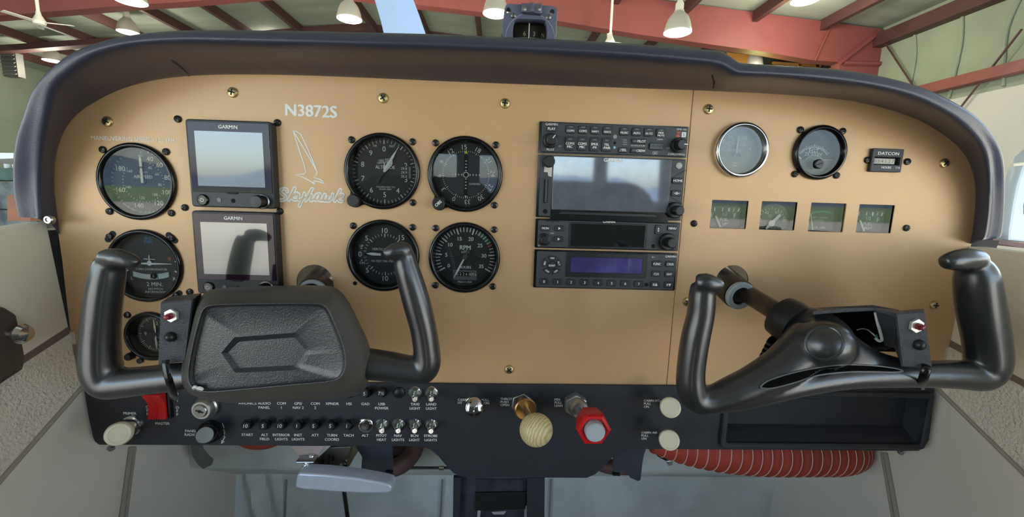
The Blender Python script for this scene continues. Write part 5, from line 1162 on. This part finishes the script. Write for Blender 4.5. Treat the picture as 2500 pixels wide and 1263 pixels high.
for k in range(5):
    x, y = 1905 - k*5.5, 828 + k*11; b = MB(MAP_WORLD); p = pp(x, y, .085) - c
    b.tube([tuple(p + Vector((.010*math.cos(6.2832*i/20), .008*math.sin(6.2832*i/20), .006*math.cos(6.2832*i/20)))) for i in range(21)], .0018, 8, caps=False); b.build('cable_coil', gloss_black, o)
def bslab(name, pts, off, m_, par):
    P = [pp(*p) - c for p in pts]; n = len(P); q = [p + Vector(off) for p in P]; b = MB(MAP_WORLD)
    b.add([tuple(p) for p in P + q], [tuple(range(n)), tuple(range(n, 2*n))[::-1]] + [(i, i+n, (i+1) % n + n, (i+1) % n) for i in range(n)]); return b.build(name, m_, par)
sb = switch_box(o, c, [(2188,766),(2259,760),(2277,902),(2203,897)], .092, .136, (2234.5,795), (2242,841.5), (-4, -6))
bslab('bracket_back', [(1990,766,.082),(2185,756,.082),(2195,860,.082),(2120,858,.082),(2040,820,.082)], (0, .003, 0), mat('bracket_black', (22, 22, 24), .28, bump=1.0, bscale=300), o)
bslab('bracket_top', [(1985,762,.118),(2060,755,.120),(2135,752,.122),(2190,767,.134),(2196,757,.085),(2130,745,.080),(1990,752,.080)], (0, 0, -.0025), printed, o)
bslab('bracket_side', [(2136,754,.120),(2190,767,.135),(2203,896,.135),(2183,850,.118),(2160,845,.112)], (.002, .002, 0), printed, o)
bslab('bracket_ledge', [(2060,842,.100),(2165,850,.112),(2175,846,.085),(2070,838,.085)], (0, 0, -.002), printed, o)
for pts, r_, m_ in (([(2137,763,.116),(2143,790,.116),(2150,815,.116),(2153,830,.116),(2146,833,.116),(2137,826,.115)], .0012, white_ink), ([(2092,806,.10),(2105,803,.10),(2118,806,.10),(2130,815,.11),(2140,824,.112)], .0006, white_ink), ([(2138,818,.113),(2142,825,.114)], .0010, mat('wire_green', (60, 140, 90), .4))):
    b = MB(MAP_WORLD); b.tube([pp(*p) - c for p in pts], r_, 8, 4); b.build('wire', m_, o)
b = MB(MAP_WORLD); b.tube([pp(*p) - c for p in ((2262,893,.138),(2261,903,.141),(2254,925,.139),(2247,942,.128),(2245,950,.112))], .0032, 8, 4, ry=.35, up=(1, 0, 0)); b.build('zip_tie', gloss_black, o)

# ================================================================== SWITCH PANEL CONTROLS
def ctl(name, label, cat_, px, py, group=None):
    c = uv(px, py, SUBW); return Thing(name, label, cat_, c[0], c[1], group)
S0 = SUBW
def upright(a):
    z = a.normalized(); x = (Vector((1, 0, 0)) - z*z.x).normalized(); y = z.cross(x)
    return Matrix(((x.x, y.x, z.x, 0), (x.y, y.y, z.y, 0), (x.z, y.z, z.z, 0), (0, 0, 0, 1)))
def face_T(t, tip_px, tip_d, k=.25):
    p = pp(*tip_px, tip_d); u, v = p.x - t.x, p.z - t.z; a = Vector((u, v, tip_d - S0)).normalized()
    return Matrix.Translation((u, v, tip_d)) @ upright(a*k + Vector((0, 0, 1-k)))
def dir_T(t, tip_px, tip_d):
    """matrix from the control's base towards a tip pixel at distance tip_d"""
    p = pp(*tip_px, tip_d); u, v = p.x - t.x, p.z - t.z; a = Vector((u, v, tip_d - S0)); return Matrix.Translation((0, 0, S0)) @ upright(a), a.length
def breaker(px, py, hx, hy, amp, label, group='black push circuit breakers', m_=None):
    t = ctl('circuit_breaker', label, 'breaker', px, py, group)
    T, L_ = dir_T(t, (hx, hy), .0165)
    b = MB(); b.lathe([(.0062, S0), (.0062, S0+.0012), (.0056, S0+.0018), (0, S0+.0018)], 6); b.lathe([(.0052, S0+.001), (.0052, S0+.004), (.0046, S0+.005), (0, S0+.005)], 24); t.part('collar', b, m_ or gloss_black)
    b = MB(); b.T = T; b.lathe([(.0043, .002), (.0043, L_-.001), (.0039, L_-.0002), (.0033, L_-.0002), (.0032, L_-.0006), (0, L_-.0006)], 24); k = t.part('plunger', b, black)
    b = MB(); b.T = T
    vv, ff = glyphs(amp, .02); b.text(amp, .0036, 0, 0, L_-.0003, bold=.01); 
    # keep the numeral upright whatever the tilt
    o_ = t.part('amp_numeral', b, white_ink, k)
    return t
for nm, x in (('START',606),('ALT FIELD',648),('INTERIOR LIGHTS',689.5),('INST LIGHTS',731),('ATT',771.5),('TURN COORD',812.5),('TACH',853)):
    amp = {'START':'10','ALT FIELD':'5','INTERIOR LIGHTS':'10','INST LIGHTS':'1','ATT':'5','TURN COORD':'5','TACH':'1'}[nm]
    breaker(x, 1035.5, x - 6.8, 1041, amp, 'black push breaker marked %s above the %s placard' % (amp, nm))
breaker(897, 957, 889, 962, '5', 'black push breaker marked 5 above the GAD placard'); breaker(935, 956, 930, 961, '7\u00bd', 'black push breaker marked seven and a half above USB POWER'); breaker(856, 957, 848, 963, '5', 'black push breaker above the HSI placard, mostly behind the yoke pad')
t = ctl('alternator_breaker', 'silver ringed push breaker marked 50 above the ALT placard', 'breaker', 893, 1038)
b = MB(); b.lathe([(.0088, S0), (.0088, S0+.0008), (.0078, S0+.0018), (.0062, S0+.0022), (.0050, S0+.0014), (0, S0+.0014)], 32); t.part('collar', b, chrome)
b = MB(); b.lathe([(.0046, S0+.001), (.0046, S0+.0055), (.0040, S0+.0062), (0, S0+.0062)], 24); k = t.part('plunger', b, mat('breaker_brown', (70, 66, 62), .45)); b = MB(); b.text('50', .0034, 0, 0, S0+.0065); t.part('amp_numeral', b, grey_ink, k)
t = ctl('hole_plug', 'plain black domed plug right of the USB POWER breaker', 'plug', 974, 959); b = MB(); b.lathe([(.0068, S0), (.0066, S0+.0012), (.0050, S0+.0026), (.0025, S0+.0032), (0, S0+.0034)], 30); t.part('dome', b, black)
def toggle(px, py, label, amp):
    t = ctl('toggle_switch', label, 'switch', px, py, 'silver toggle switches')
    b = MB(); b.lathe([(.0083, S0), (.0083, S0+.001), (.0076, S0+.0022), (.0060, S0+.0024)], 12); t.part('washer', b, chrome, ang=50)
    b = MB(); b.lathe([(.0058, S0+.001), (.0058, S0+.0050), (.0050, S0+.0058), (.0042, S0+.0058), (.0040, S0+.0045), (0, S0+.0045)], 6); t.part('nut', b, mat('nut_green_steel', (150, 160, 148), .3, .9))
    T, L_ = dir_T(t, (px - 1, py + 17), .022); b = MB(); b.T = T; b.lathe([(.0020, .002), (.0024, L_*.55), (.0034, L_*.85), (.0034, L_*.95), (.0024, L_), (0, L_)], 18); lv = t.part('lever', b, chrome)
    b = MB(); b.T = T; b.text(amp, .0026, 0, 0, L_+.0002, bold=.01); t.part('amp_numeral', b, dial_black, lv)
for nm, x, y, a in (('PITOT HEAT',933,1036,'10'),('NAV LIGHTS',973,1036,'10'),('BCN LIGHT',1013,1036,'10'),('STROBE LIGHTS',1053,1037,'10'),('TAXI LIGHT',1014,959,'10'),('LAND LIGHT',1054,959,'')): toggle(x, y, 'silver toggle switch above the %s placard' % nm, a or ' ')
# primer
t = ctl('primer_knob', 'cream round primer knob on a chrome collar at the far left', 'knob', 325, 1037)
b = MB(); b.lathe([(.0115, S0), (.0110, S0+.003), (.0085, S0+.0045), (.0085, S0+.006), (.0105, S0+.007), (.0105, S0+.016), (.0080, S0+.019), (.0062, S0+.0192)], 32); t.part('collar', b, chrome)
T, L_ = dir_T(t, (287, 1062), .046); b = MB(); b.T = T; b.lathe([(.0055, .01), (.0055, L_-.012)], 20); t.part('stem', b, cream_plastic)
b = MB(); b.T = T; b.lathe([(.0055, L_-.020), (.0100, L_-.015), (.0115, L_-.008), (.0118, L_-.003), (.0105, L_-.0005), (.0080, L_), (.0075, L_-.0006), (0, L_-.0006)], 36); t.part('knob', b, cream_plastic)
# master switch
t = ctl('master_switch', 'red double rocker master switch left of the key lock', 'switch', 393, 985)
b = MB(); b.ring(rrect(.0225, .0340, .0012, 3, .0010, 0), rrect(.0200, .0300, .0006, 3, 0, .0006), S0, S0+.0042, .0006); t.part('bezel', b, black)
for sx in (-1, 1):
    b = MB(); w2 = .0094; cx = sx*.0049; prof = [(-.0150, .0045), (-.0150, .0078), (-.0020, .0058), (.0045, .0070), (.0140, .0125), (.0150, .0115), (.0150, .0045)]
    P = [[(cx - w2/2, y, S0 + w_) for y, w_ in prof], [(cx + w2/2, y, S0 + w_) for y, w_ in prof]]; n = len(prof)
    b.add(P[0] + P[1], [tuple(range(n))[::-1], tuple(range(n, 2*n))] + [(i, (i+1) % n, (i+1) % n + n, i + n) for i in range(n)]); t.part('rocker', b, red_plastic, ang=20)
# ignition lock
t = ctl('ignition_lock', 'round silver ignition key lock under the pilot yoke pad', 'lock', 507, 991)
b = MB(); b.lathe([(.0125, S0), (.0125, S0+.003), (.0112, S0+.0045), (.0108, S0+.010), (.0098, S0+.0115), (.0075, S0+.0115), (.0072, S0+.0100)], 40); t.part('escutcheon', b, mat('satin_silver', (196, 196, 194), .35, .9))
b = MB(); b.lathe([(.0072, S0+.009), (.0072, S0+.0125), (.0066, S0+.0132), (0, S0+.0132)], 32); k = t.part('cylinder', b, steel); b = MB(); b.T = Matrix.Rotation(R(-18), 4, 'Z'); b.prism(rrect(.0085, .0016, .0004, 2), S0+.013, S0+.0135); b.lathe([(.0018, S0+.013), (.0018, S0+.0136), (0, S0+.0136)], 14); t.part('keyway', b, slot_dark, k)
# dimmer
t = ctl('dimmer_knob', 'black dimmer knob with a bright aluminium cap beside PANEL RADIO', 'knob', 515, 1053)
T, L_ = dir_T(t, (500, 1063), .028); b = MB(); b.T = T; b.lathe([(.0128, 0), (.0124, L_*.25), (.0095, L_*.35), (.0090, L_*.96), (.0086, L_)], 36); t.part('skirt', b, gloss_black)
b = MB(); b.T = T; b.lathe([(.0086, L_-.0006), (.0080, L_+.0005), (0, L_+.0005)], 36); t.part('cap', b, mat('spun_aluminium', (214, 216, 216), .22, 1.0))
# carb heat
t = ctl('carburetor_heat_knob', 'polished chrome carb heat knob between CARB HT and PULL ON', 'knob', 1155, 982)
b = MB(); b.lathe([(.0080, S0), (.0080, S0+.003), (.0050, S0+.004), (.0050, S0+.012)], 28); t.part('collar', b, chrome)
T, L_ = dir_T(t, (1159, 997), .034); b = MB(); b.T = T; b.lathe([(.004, .004), (.004, L_*.55), (.0095, L_*.62), (.0104, L_*.75), (.0104, L_*.86), (.0094, L_*.94), (.0088, L_*.95), (.0082, L_*.99), (.005, L_*1.04), (0, L_*1.05)], 40); t.part('knob', b, mat('polished_chrome', (200, 200, 206), .08, 1.0))
# throttle
t = ctl('throttle_control', 'wooden ball throttle knob on a brass plunger, beside THROT PUSH OPEN', 'throttle', 1274, 982)
b = MB(); b.prism(circ(.0130, 6, a0=.4), S0, S0+.006, .001); t.part('hex_nut', b, steel)
brass = mat('aged_brass', (176, 128, 74), .3, .9, vary=.2, vscale=60)
T, L_ = dir_T(t, (1310, 1052), .070); b = MB(); b.T = T; b.lathe([(.0060, .004), (.0060, .016), (.0122, .018), (.0124, .0195), (.0112, .0205), (.0075, .0200), (.0045, .0198), (0, .0198)], 36); t.part('friction_disc', b, brass)
b = MB(); b.T = T; b.lathe([(.0034, .018), (.0034, L_-.006)], 18); t.part('rod', b, steel)
def wood_rings():
    m = mat('turned_maple', (212, 194, 142), .38); n = m.node_tree.nodes; L = m.node_tree.links
    tc = n.new('ShaderNodeTexCoord'); mp = n.new('ShaderNodeMapping'); mp.inputs['Rotation'].default_value = (.15, 1.45, .2); wv = n.new('ShaderNodeTexWave'); wv.wave_type = 'RINGS'; wv.inputs['Scale'].default_value = 120; wv.inputs['Distortion'].default_value = 3.5; wv.inputs['Detail'].default_value = 2; wv.inputs['Detail Scale'].default_value = 2
    mp.inputs['Location'].default_value = (.01, 0, -.075); cr = n.new('ShaderNodeValToRGB'); cr.color_ramp.elements[0].color = (*lin((190, 168, 116)), 1); cr.color_ramp.elements[1].color = (*lin((222, 206, 158)), 1)
    L.new(tc.outputs['Object'], mp.inputs[0]); L.new(mp.outputs[0], wv.inputs[0]); L.new(wv.outputs[0], cr.inputs[0]); L.new(cr.outputs[0], n['Principled BSDF'].inputs['Base Color']); return m
rb = .0166; b = MB(); b.T = face_T(t, (1309, 1050), .066); b.lathe([(.004, -rb*1.0)] + [(rb*math.cos(R(a)), rb*.9*math.sin(R(a))) for a in range(-65, 90, 8)] + [(0, rb*.9)], 44); t.part('ball', b, wood_rings())
# mixture
t = ctl('mixture_control', 'red fluted mixture knob with a grey push button, beside MIX PULL LEAN', 'mixture knob', 1403, 984)
b = MB(); b.prism(circ(.0135, 6, a0=.52), S0, S0+.009, .0012); t.part('hex_nut', b, mat('cad_plate', (178, 180, 176), .35, .8))
T, L_ = dir_T(t, (1454, 1055), .070); b = MB(); b.T = T; b.lathe([(.0105, .009), (.0105, .017), (.0090, .020), (.0045, .020), (0, .020)], 32); t.part('bushing', b, mat('cad_plate', (178, 180, 176), .35, .8))
b = MB(); b.T = T; b.lathe([(.0040, .018), (.0040, L_-.015)], 18); t.part('rod', b, steel)
n = 48; pr = []
for i in range(n):
    a = 2*math.pi*i/n; k = (math.cos(6*a)); rr = .0160 + (.0022 if k > .75 else (-.0004 if k < -.2 else .0003)); pr.append((rr*math.cos(a), rr*math.sin(a)))
TK = face_T(t, (1451, 1051), .066, .18); L0_ = L_; L_ = 0
b = MB(); b.T = TK; b.rows([[(x*.72, y*.72, L_-.026) for x, y in pr], [(x*.80, y*.80, L_-.022) for x, y in pr], [(x*.98, y*.98, L_-.006) for x, y in pr], [(x, y, L_-.002) for x, y in pr], [(x*.94, y*.94, L_) for x, y in pr], [(x*.78, y*.78, L_+.0004) for x, y in pr], [(.0105*math.cos(2*math.pi*i/n), .0105*math.sin(2*math.pi*i/n), L_-.002) for i in range(n)], [(.0104*math.cos(2*math.pi*i/n), .0104*math.sin(2*math.pi*i/n), L_-.008) for i in range(n)]]); b.add([(x*.72, y*.72, L_-.026) for x, y in pr], [tuple(range(n))[::-1]]); t.part('knob', b, red_plastic, ang=30)
b = MB(); b.T = TK; b.lathe([(.0102, L_-.008), (.0100, L_+.0045), (.0092, L_+.0057), (.0088, L_+.0053), (0, L_+.0053)], 36); t.part('push_button', b, mat('button_grey', (176, 182, 188), .35))
# cabin heat / air
def cabin(px, py, hx, hy, label):
    t = ctl('cabin_air_knob', label, 'knob', px, py, 'cream pull knobs')
    b = MB(); b.lathe([(.0068, S0), (.0064, S0+.003), (.0048, S0+.0045), (.0048, S0+.010)], 26); t.part('collar', b, chrome)
    T, L_ = dir_T(t, (hx, hy), .040); b = MB(); b.T = T; b.lathe([(.0035, .004), (.0035, L_-.010), (.0085, L_-.0095), (.0106, L_-.006), (.0110, L_-.003), (.0102, L_-.0006), (.0085, L_), (.0080, L_-.0004), (0, L_-.0004)], 36); t.part('knob', b, cream_plastic)
cabin(1622, 984, 1638, 996.5, 'cream pull knob beside CABIN HT, under the copilot yoke'); cabin(1621, 1062, 1635, 1076, 'cream pull knob beside CABIN AIR at the panel edge')

# ================================================================== MAGNETIC COMPASS
def compass():
    Y0 = -.02; c = pw(1292, 100, Y0); o = bpy.data.objects.new('magnetic_compass', None); COL.objects.link(o); o.location = c; tag(o, 'blue-grey magnetic compass standing on the glareshield', 'compass')
    cm = mat('compass_grey', (92, 98, 122), .45, vary=.08, vscale=40); cp = lambda x, y, dy=0: (lambda p: (p.x - c.x, p.z - c.z))(pw(x, y, Y0 + dy))
    q = [cp(*p) for p in ((1226,116),(1227,60),(1231,30),(1235,18),(1242,15),(1345,20),(1356,24),(1360,34),(1357,70),(1355,118))]
    win = [cp(*p) for p in ((1252,110),(1252,72),(1256,56),(1264,52),(1320,54),(1330,57),(1333,66),(1334,85),(1332,110))]
    link('housing', plate_mesh('housing', q, [win, circ(.0023, 16, *cp(1241, 31)), circ(.0023, 16, *cp(1346, 35))], -.004, .006, .0008, cm), o)
    b = MB(); b.arc((Vector(cp(1292,100)) - Vector(cp(1292,36))).length, -88, 88, .0006, .0064, 40, cp(1293, 102)); b.build('rim_line', mat('compass_edge', (150, 156, 176), .5), o)
    b = MB(); uc, vc = cp(1292, 95); n = 40; r_ = abs(cp(1340, 95)[0] - uc)
    rows = [[(uc + r_*math.sin(R(-90 + 180*i/n)), vc + dv, -.022 + r_*.55*math.cos(R(-90 + 180*i/n))) for i in range(n + 1)] for dv in (-.012, .018)]; b.rows(rows, closed=False); b.build('card', mat('card_black', (22, 22, 20), .5), o)
    ck = mat('card_ink', (236, 236, 186), .5)
    b = MB()
    for s, a in (('E', -58), ('6', -12.5), ('3', 16), ('N', 48)):
        vv, ff = glyphs(s, .01); u_ = uc + (r_+.0003)*math.sin(R(a)); w_ = -.022 + r_*.55*math.cos(R(a)) + .0006; b.text(s, .0042, u_, cp(1292, 83, .012)[1], w_, sx=max(.35, math.cos(R(a))))
    for k in range(-17, 18):
        a = k*5; u_ = uc + (r_+.0003)*math.sin(R(a)); w_ = -.022 + r_*.55*math.cos(R(a)) + .0005; v_ = cp(1292, 92, .012)[1]; b.bar((u_, v_), (u_, v_ - (.0022 if k % 2 else .0016)), .0009*max(.4, math.cos(R(a))) if k % 3 == 0 else .0005, w_)
    b.build('card_markings', ck, o)
    u_, _ = cp(1292.5, 60); b = MB(); b.bar((u_, cp(1292, 55)[1]), (u_ - .0002, cp(1291, 108)[1]), .0007, -.001); b.build('lubber_line', white_ink, o)
    b = MB(); b.flat(win, -.002); b.build('window_glass', pane, o)
    for q_ in ((1253,45),(1337,49)):
        u_, v_ = cp(*q_); b = MB(); b.lathe([(.0024, .006), (.0024, .0072), (.0018, .0078), (0, .008)], 16, (u_, v_)); k = b.build('mount_screw', steel, o); b = MB(); b.bar((u_-.0002, v_-.002), (u_+.0002, v_+.002), .0006, .0082); b.build('slot', slot_dark, k)
    q_ = [cp(*p) for p in ((1272,19),(1321,20),(1321,42),(1318,45),(1274,41),(1271,38))]; b = MB(); b.prism(q_, .005, .011, .001); k = b.build('compensator', mat('compensator_grey', (104, 108, 126), .35, .4, vary=.25, vscale=200), o)
    for x in (1279, 1314): u_, v_ = cp(x, 34); b = MB(); b.lathe([(.0020, .010), (.0020, .0120), (0, .0124)], 14, (u_, v_)); b.build('adjuster', steel, k)
    u_, v_ = cp(1297, 31); b = MB(); b.lathe([(.0026, -.004), (.0030, .004)], 16, (0, 0), T=Matrix.Translation((u_, v_, .010)) @ Matrix.Rotation(R(90), 4, 'X')); b.build('barrel', mat('compensator_grey', (104, 108, 126), .35), k)
    b = MB(); b.lathe([(.028, -.004), (.030, -.03)], 32, (uc, vc - .004)); b.build('bowl', cm, o)
compass()

# ================================================================== BELOW THE PANEL
def under(name, label, cat_, px, py, Y, group=None):
    c = pw(px, py, Y); o = bpy.data.objects.new(name, None); COL.objects.link(o); o.location = c; tag(o, label, cat_, group); return o, c
def uslab(name, pts, Y, th, m_, o, c, ang=30):
    b = MB(); P = [pw(x, y, Y) - c for x, y in pts]; b.prism([(p.x, p.z) for p in P], -(Y - c.y), -(Y - c.y) + th, min(.001, th*.2)); return b.build(name, m_, o, ang=ang)
# parking brake
Yb = .02
o, c = under('parking_brake', 'white metal parking brake handle hanging under the switch panel', 'brake handle', 765, 1120, Yb)
hp = [(735,1147),(741,1143),(800,1146),(880,1155),(945,1167),(958,1172),(962,1178),(961,1187),(955,1191),(900,1192),(820,1188),(745,1182),(732,1178),(730,1170)]
b = MB(); P = [pw(x, y, Yb-.02) - c for x, y in hp]; b.prism([(p.x, p.z) for p in P], .012, .030, .0022); b.build('handle', mat('worn_white_metal', (206, 212, 226), .35, .3, vary=.06, vscale=60), o, ang=50)
uslab('mount_plate', [(712,1085),(798,1085),(776,1114),(735,1114)], Yb, .004, mat('pinkish_bracket', (176, 160, 154), .5, .3, vary=.1, vscale=50), o, c)
uslab('strap', [(733,1113),(777,1113),(777,1117),(733,1117)], Yb-.005, .012, steel, o, c)
bolt_m = mat('bright_bolt', (214, 214, 210), .25, .9)
for x, y, r_, h_ in ((757,1120,.0030,.008),(752,1131,.0045,.014),(747,1131,.0028,.016),(829,1144,.0026,.010)):
    p = pw(x, y, Yb-.01) - c; b = MB(); b.lathe([(r_, .004), (r_, h_), (r_*.6, h_+.001), (0, h_+.001)], 6 if r_ > .004 else 16, (p.x, p.z)); b.build('bolt', bolt_m, o)
b = MB(MAP_WORLD); rod(b, pw(762, 1131, Yb) - c, pw(780, 1131, Yb) - c, [(.0055, 0), (.0055, 1)], 20); b.build('spacer', mat('dark_steel', (84, 80, 72), .35, .8), o)
arm = mat('olive_steel', (92, 88, 80), .45, .6, vary=.2, vscale=40)
uslab('lever_arm', [(778,1116),(812,1086),(862,1084),(856,1112),(842,1122),(838,1142),(826,1150),(780,1146)], Yb+.015, .006, arm, o, c)
for x, y, w_, h_ in ((804,1116,5,11),(813,1119,5,14),(788,1130,6,14)):
    uslab('arm_slot', [(x-w_/2, y-h_/2), (x+w_/2, y-h_/2), (x+w_/2, y+h_/2), (x-w_/2, y+h_/2)], Yb+.0088, .0006, slot_dark, o, c)
b = MB(MAP_WORLD); b.tube([pw(803, 1112, Yb) - c, pw(802, 1130, Yb) - c, pw(806, 1150, Yb) - c], .0012, 8, 3); b.build('spring_hook', gloss_black, o)
b = MB(MAP_WORLD); b.tube([pw(838, 1128, Yb+.02) - c, pw(842, 1140, Yb+.02) - c, pw(838, 1180, Yb+.03) - c, pw(843, 1220, Yb+.04) - c, pw(852, 1290, Yb+.05) - c], .0028, 8, 3); b.build('pull_rod', gloss_black, o)
uslab('tan_bracket', [(848,1084),(875,1084),(876,1100),(868,1112),(856,1134),(846,1140),(850,1112)], Yb+.03, .004, mat('tan_bracket', (150, 136, 112), .5, .3), o, c)
# black brackets either side of the pedestal
o, c = under('rudder_bracket', 'dark torn-edged plate left of the centre pedestal', 'bracket', 925, 1100, .05)
uslab('plate', [(868,1084),(960,1084),(960,1152),(944,1152),(930,1148),(922,1166),(895,1164),(884,1140),(886,1112)], .05, .004, mat('sooty_plate', (58, 60, 72), .5, vary=.25, vscale=50), o, c)
uslab('tab', [(943,1148),(960,1148),(960,1156),(943,1156)], .045, .006, slot_dark, o, c)
rub = mat('brown_duct', (92, 66, 64), .6, bump=.3, bscale=60)
o, c = under('scat_duct', 'brown curved air duct behind the left dark plate', 'duct', 985, 1100, .10)
b = MB(MAP_WORLD); b.tube([pw(x, y, .09) - c for x, y in ((1018,1075),(1012,1098),(998,1120),(975,1138),(945,1146),(915,1148))], .012, 14, 4); b.build('tube', rub, o)
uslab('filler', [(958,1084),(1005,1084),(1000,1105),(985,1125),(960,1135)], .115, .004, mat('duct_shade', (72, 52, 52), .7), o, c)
o, c = under('steel_cable', 'braided control cable with a bright swage left of the pedestal', 'cable', 1040, 1143, .09)
b = MB(MAP_WORLD); b.tube([pw(985, 1143, .09) - c, pw(1075, 1143, .09) - c, pw(1130, 1143, .09) - c], .0018, 8); b.build('cable', mat('cable_dark', (66, 66, 64), .5, .5), o); b = MB(MAP_WORLD); b.tube([pw(1072, 1143, .09) - c, pw(1084, 1143, .09) - c], .0030, 10); b.build('swage', chrome, o)
o, c = under('rudder_bracket', 'dark torn-edged plate right of the centre pedestal', 'bracket', 1530, 1100, .04)
uslab('plate', [(1496,1084),(1578,1084),(1570,1108),(1566,1130),(1562,1168),(1555,1171),(1537,1163),(1528,1150),(1515,1146),(1510,1156),(1496,1156)], .04, .004, mat('sooty_plate', (58, 60, 72), .5), o, c)
uslab('tab', [(1494,1152),(1512,1154),(1512,1158),(1494,1157)], .036, .005, slot_dark, o, c)
o, c = under('scat_duct', 'brown curved air duct behind the right dark plate', 'duct', 1480, 1120, .10)
b = MB(MAP_WORLD); b.tube([pw(x, y, .08) - c for x, y in ((1440,1120),(1465,1132),(1490,1140),(1530,1142))], .010, 14, 4); b.build('tube', rub, o)
# red corrugated hose
o, c = under('corrugated_hose', 'orange-red corrugated air hose with white wire rings, lower right', 'hose', 1850, 1110, .07)
path = cat([Vector((*pw(x, y, Y_)[:], r_)) for x, y, Y_, r_ in ((1590,1082,.05,.012),(1660,1088,.05,.022),(1740,1094,.05,.028),(1820,1098,.055,.031),(1900,1100,.06,.032),(1980,1100,.065,.032),(2040,1100,.07,.032),(2070,1096,.08,.030))], 14)
b = MB(MAP_WORLD); b.tube([Vector(p[:3]) - c for p in path], [p[3]*(1 + .035*math.sin(i*6.2832/4)) for i, p in enumerate(path)], 28); b.build('hose', mat('hose_red', (166, 62, 44), .65, bump=.2, bscale=300, vary=.12, vscale=60), o, ang=80)
wire_m = mat('hose_wire', (220, 180, 168), .5)
for i in range(6, len(path)-2, 4):
    p = path[i]; q_ = path[i+1]; b = MB(MAP_WORLD); a_ = Vector(p[:3]) - c; d_ = (Vector(q_[:3]) - Vector(p[:3])).normalized(); T = Matrix.Translation(a_) @ d_.to_track_quat('Z', 'Y').to_matrix().to_4x4(); b.T = T
    b.tube([(p[3]*1.015*math.cos(6.2832*k/28), p[3]*1.015*math.sin(6.2832*k/28), 0) for k in range(29)], .0006, 6, caps=False); b.build('wire_ring', wire_m, o)
o, c = under('hose_clamp', 'dark clamp at the narrow end of the red hose', 'clamp', 1630, 1115, .08); uslab('band', [(1592,1098),(1618,1102),(1642,1118),(1640,1128),(1622,1122),(1604,1112)], .08, .004, slot_dark, o, c); uslab('buckle', [(1622,1120),(1640,1118),(1638,1130),(1628,1132)], .078, .006, bolt_m, o, c)
o, c = under('air_hose', 'sliver of a second red hose under the left of the switch panel', 'hose', 640, 1088, .10); b = MB(MAP_WORLD); b.tube([pw(x, y, .10) - c for x, y in ((585,1068),(610,1080),(636,1082),(660,1078),(690,1066))], .009, 14, 4); b.build('hose', mat('hose_red', (166, 62, 44), .65), o)
o, c = under('grey_bracket', 'grey curved bracket behind the switch panel on the left', 'bracket', 500, 1090, .12)
uslab('plate', [(468,1075),(492,1075),(497,1095),(510,1112),(522,1122),(518,1134),(500,1142),(486,1130),(474,1110)], .12, .004, mat('bracket_grey', (110, 112, 112), .5, vary=.15, vscale=40), o, c)
# centre pedestal
o, c = under('centre_pedestal', 'black centre pedestal below the throttle with worn plates', 'pedestal', 1220, 1240, .02)
uslab('left_cheek', [(1108,1160),(1127,1160),(1122,1300),(1106,1300)], .02, .006, black_panel, o, c); uslab('right_cheek', [(1286,1160),(1329,1160),(1328,1300),(1286,1300)], .02, .006, black_panel, o, c)
uslab('face_plate', [(1124,1160),(1290,1160),(1290,1300),(1122,1300)], .026, .003, mat('pedestal_plate', (66, 66, 80), .5, col2=(40, 42, 50), vscale=40, thr=(.35, .6), detail=8), o, c)
uslab('dark_insert', [(1160,1202),(1285,1199),(1282,1242),(1160,1245)], .0225, .002, mat('insert_black', (24, 25, 27), .45), o, c)
uslab('upper_insert', [(1163,1170),(1284,1170),(1284,1198),(1163,1200)], .0228, .001, mat('insert_grey', (50, 53, 62), .5, bump=.8, bscale=120, col2=(34, 36, 42), vscale=60), o, c)
for q_ in ([(1166,1245),(1174,1246),(1172,1262),(1168,1280),(1164,1280)], [(1281,1235),(1288,1234),(1288,1262),(1284,1275),(1279,1272)], [(1200,1250),(1236,1248),(1230,1256),(1205,1256)]): uslab('bare_patch', q_, .0224, .0008, mat('bare_alloy', (196, 196, 196), .4, .5), o, c)

# ------------------------------------------------------------------ labels of the remaining setting
for nm, lb, ct in (('floor', 'grey carpeted cabin floor below the pedestal', 'floor'), ('hangar_floor', 'pale concrete hangar floor around the aircraft', 'floor'), ('apron_ground', 'beige concrete apron outside the hangar', 'ground'), ('grass_field', 'green grass field beyond the apron', 'ground'), ('hills', 'blue hazy hills on the horizon behind the camera', 'hills')):
    tag(bpy.data.objects[nm], lb, ct)
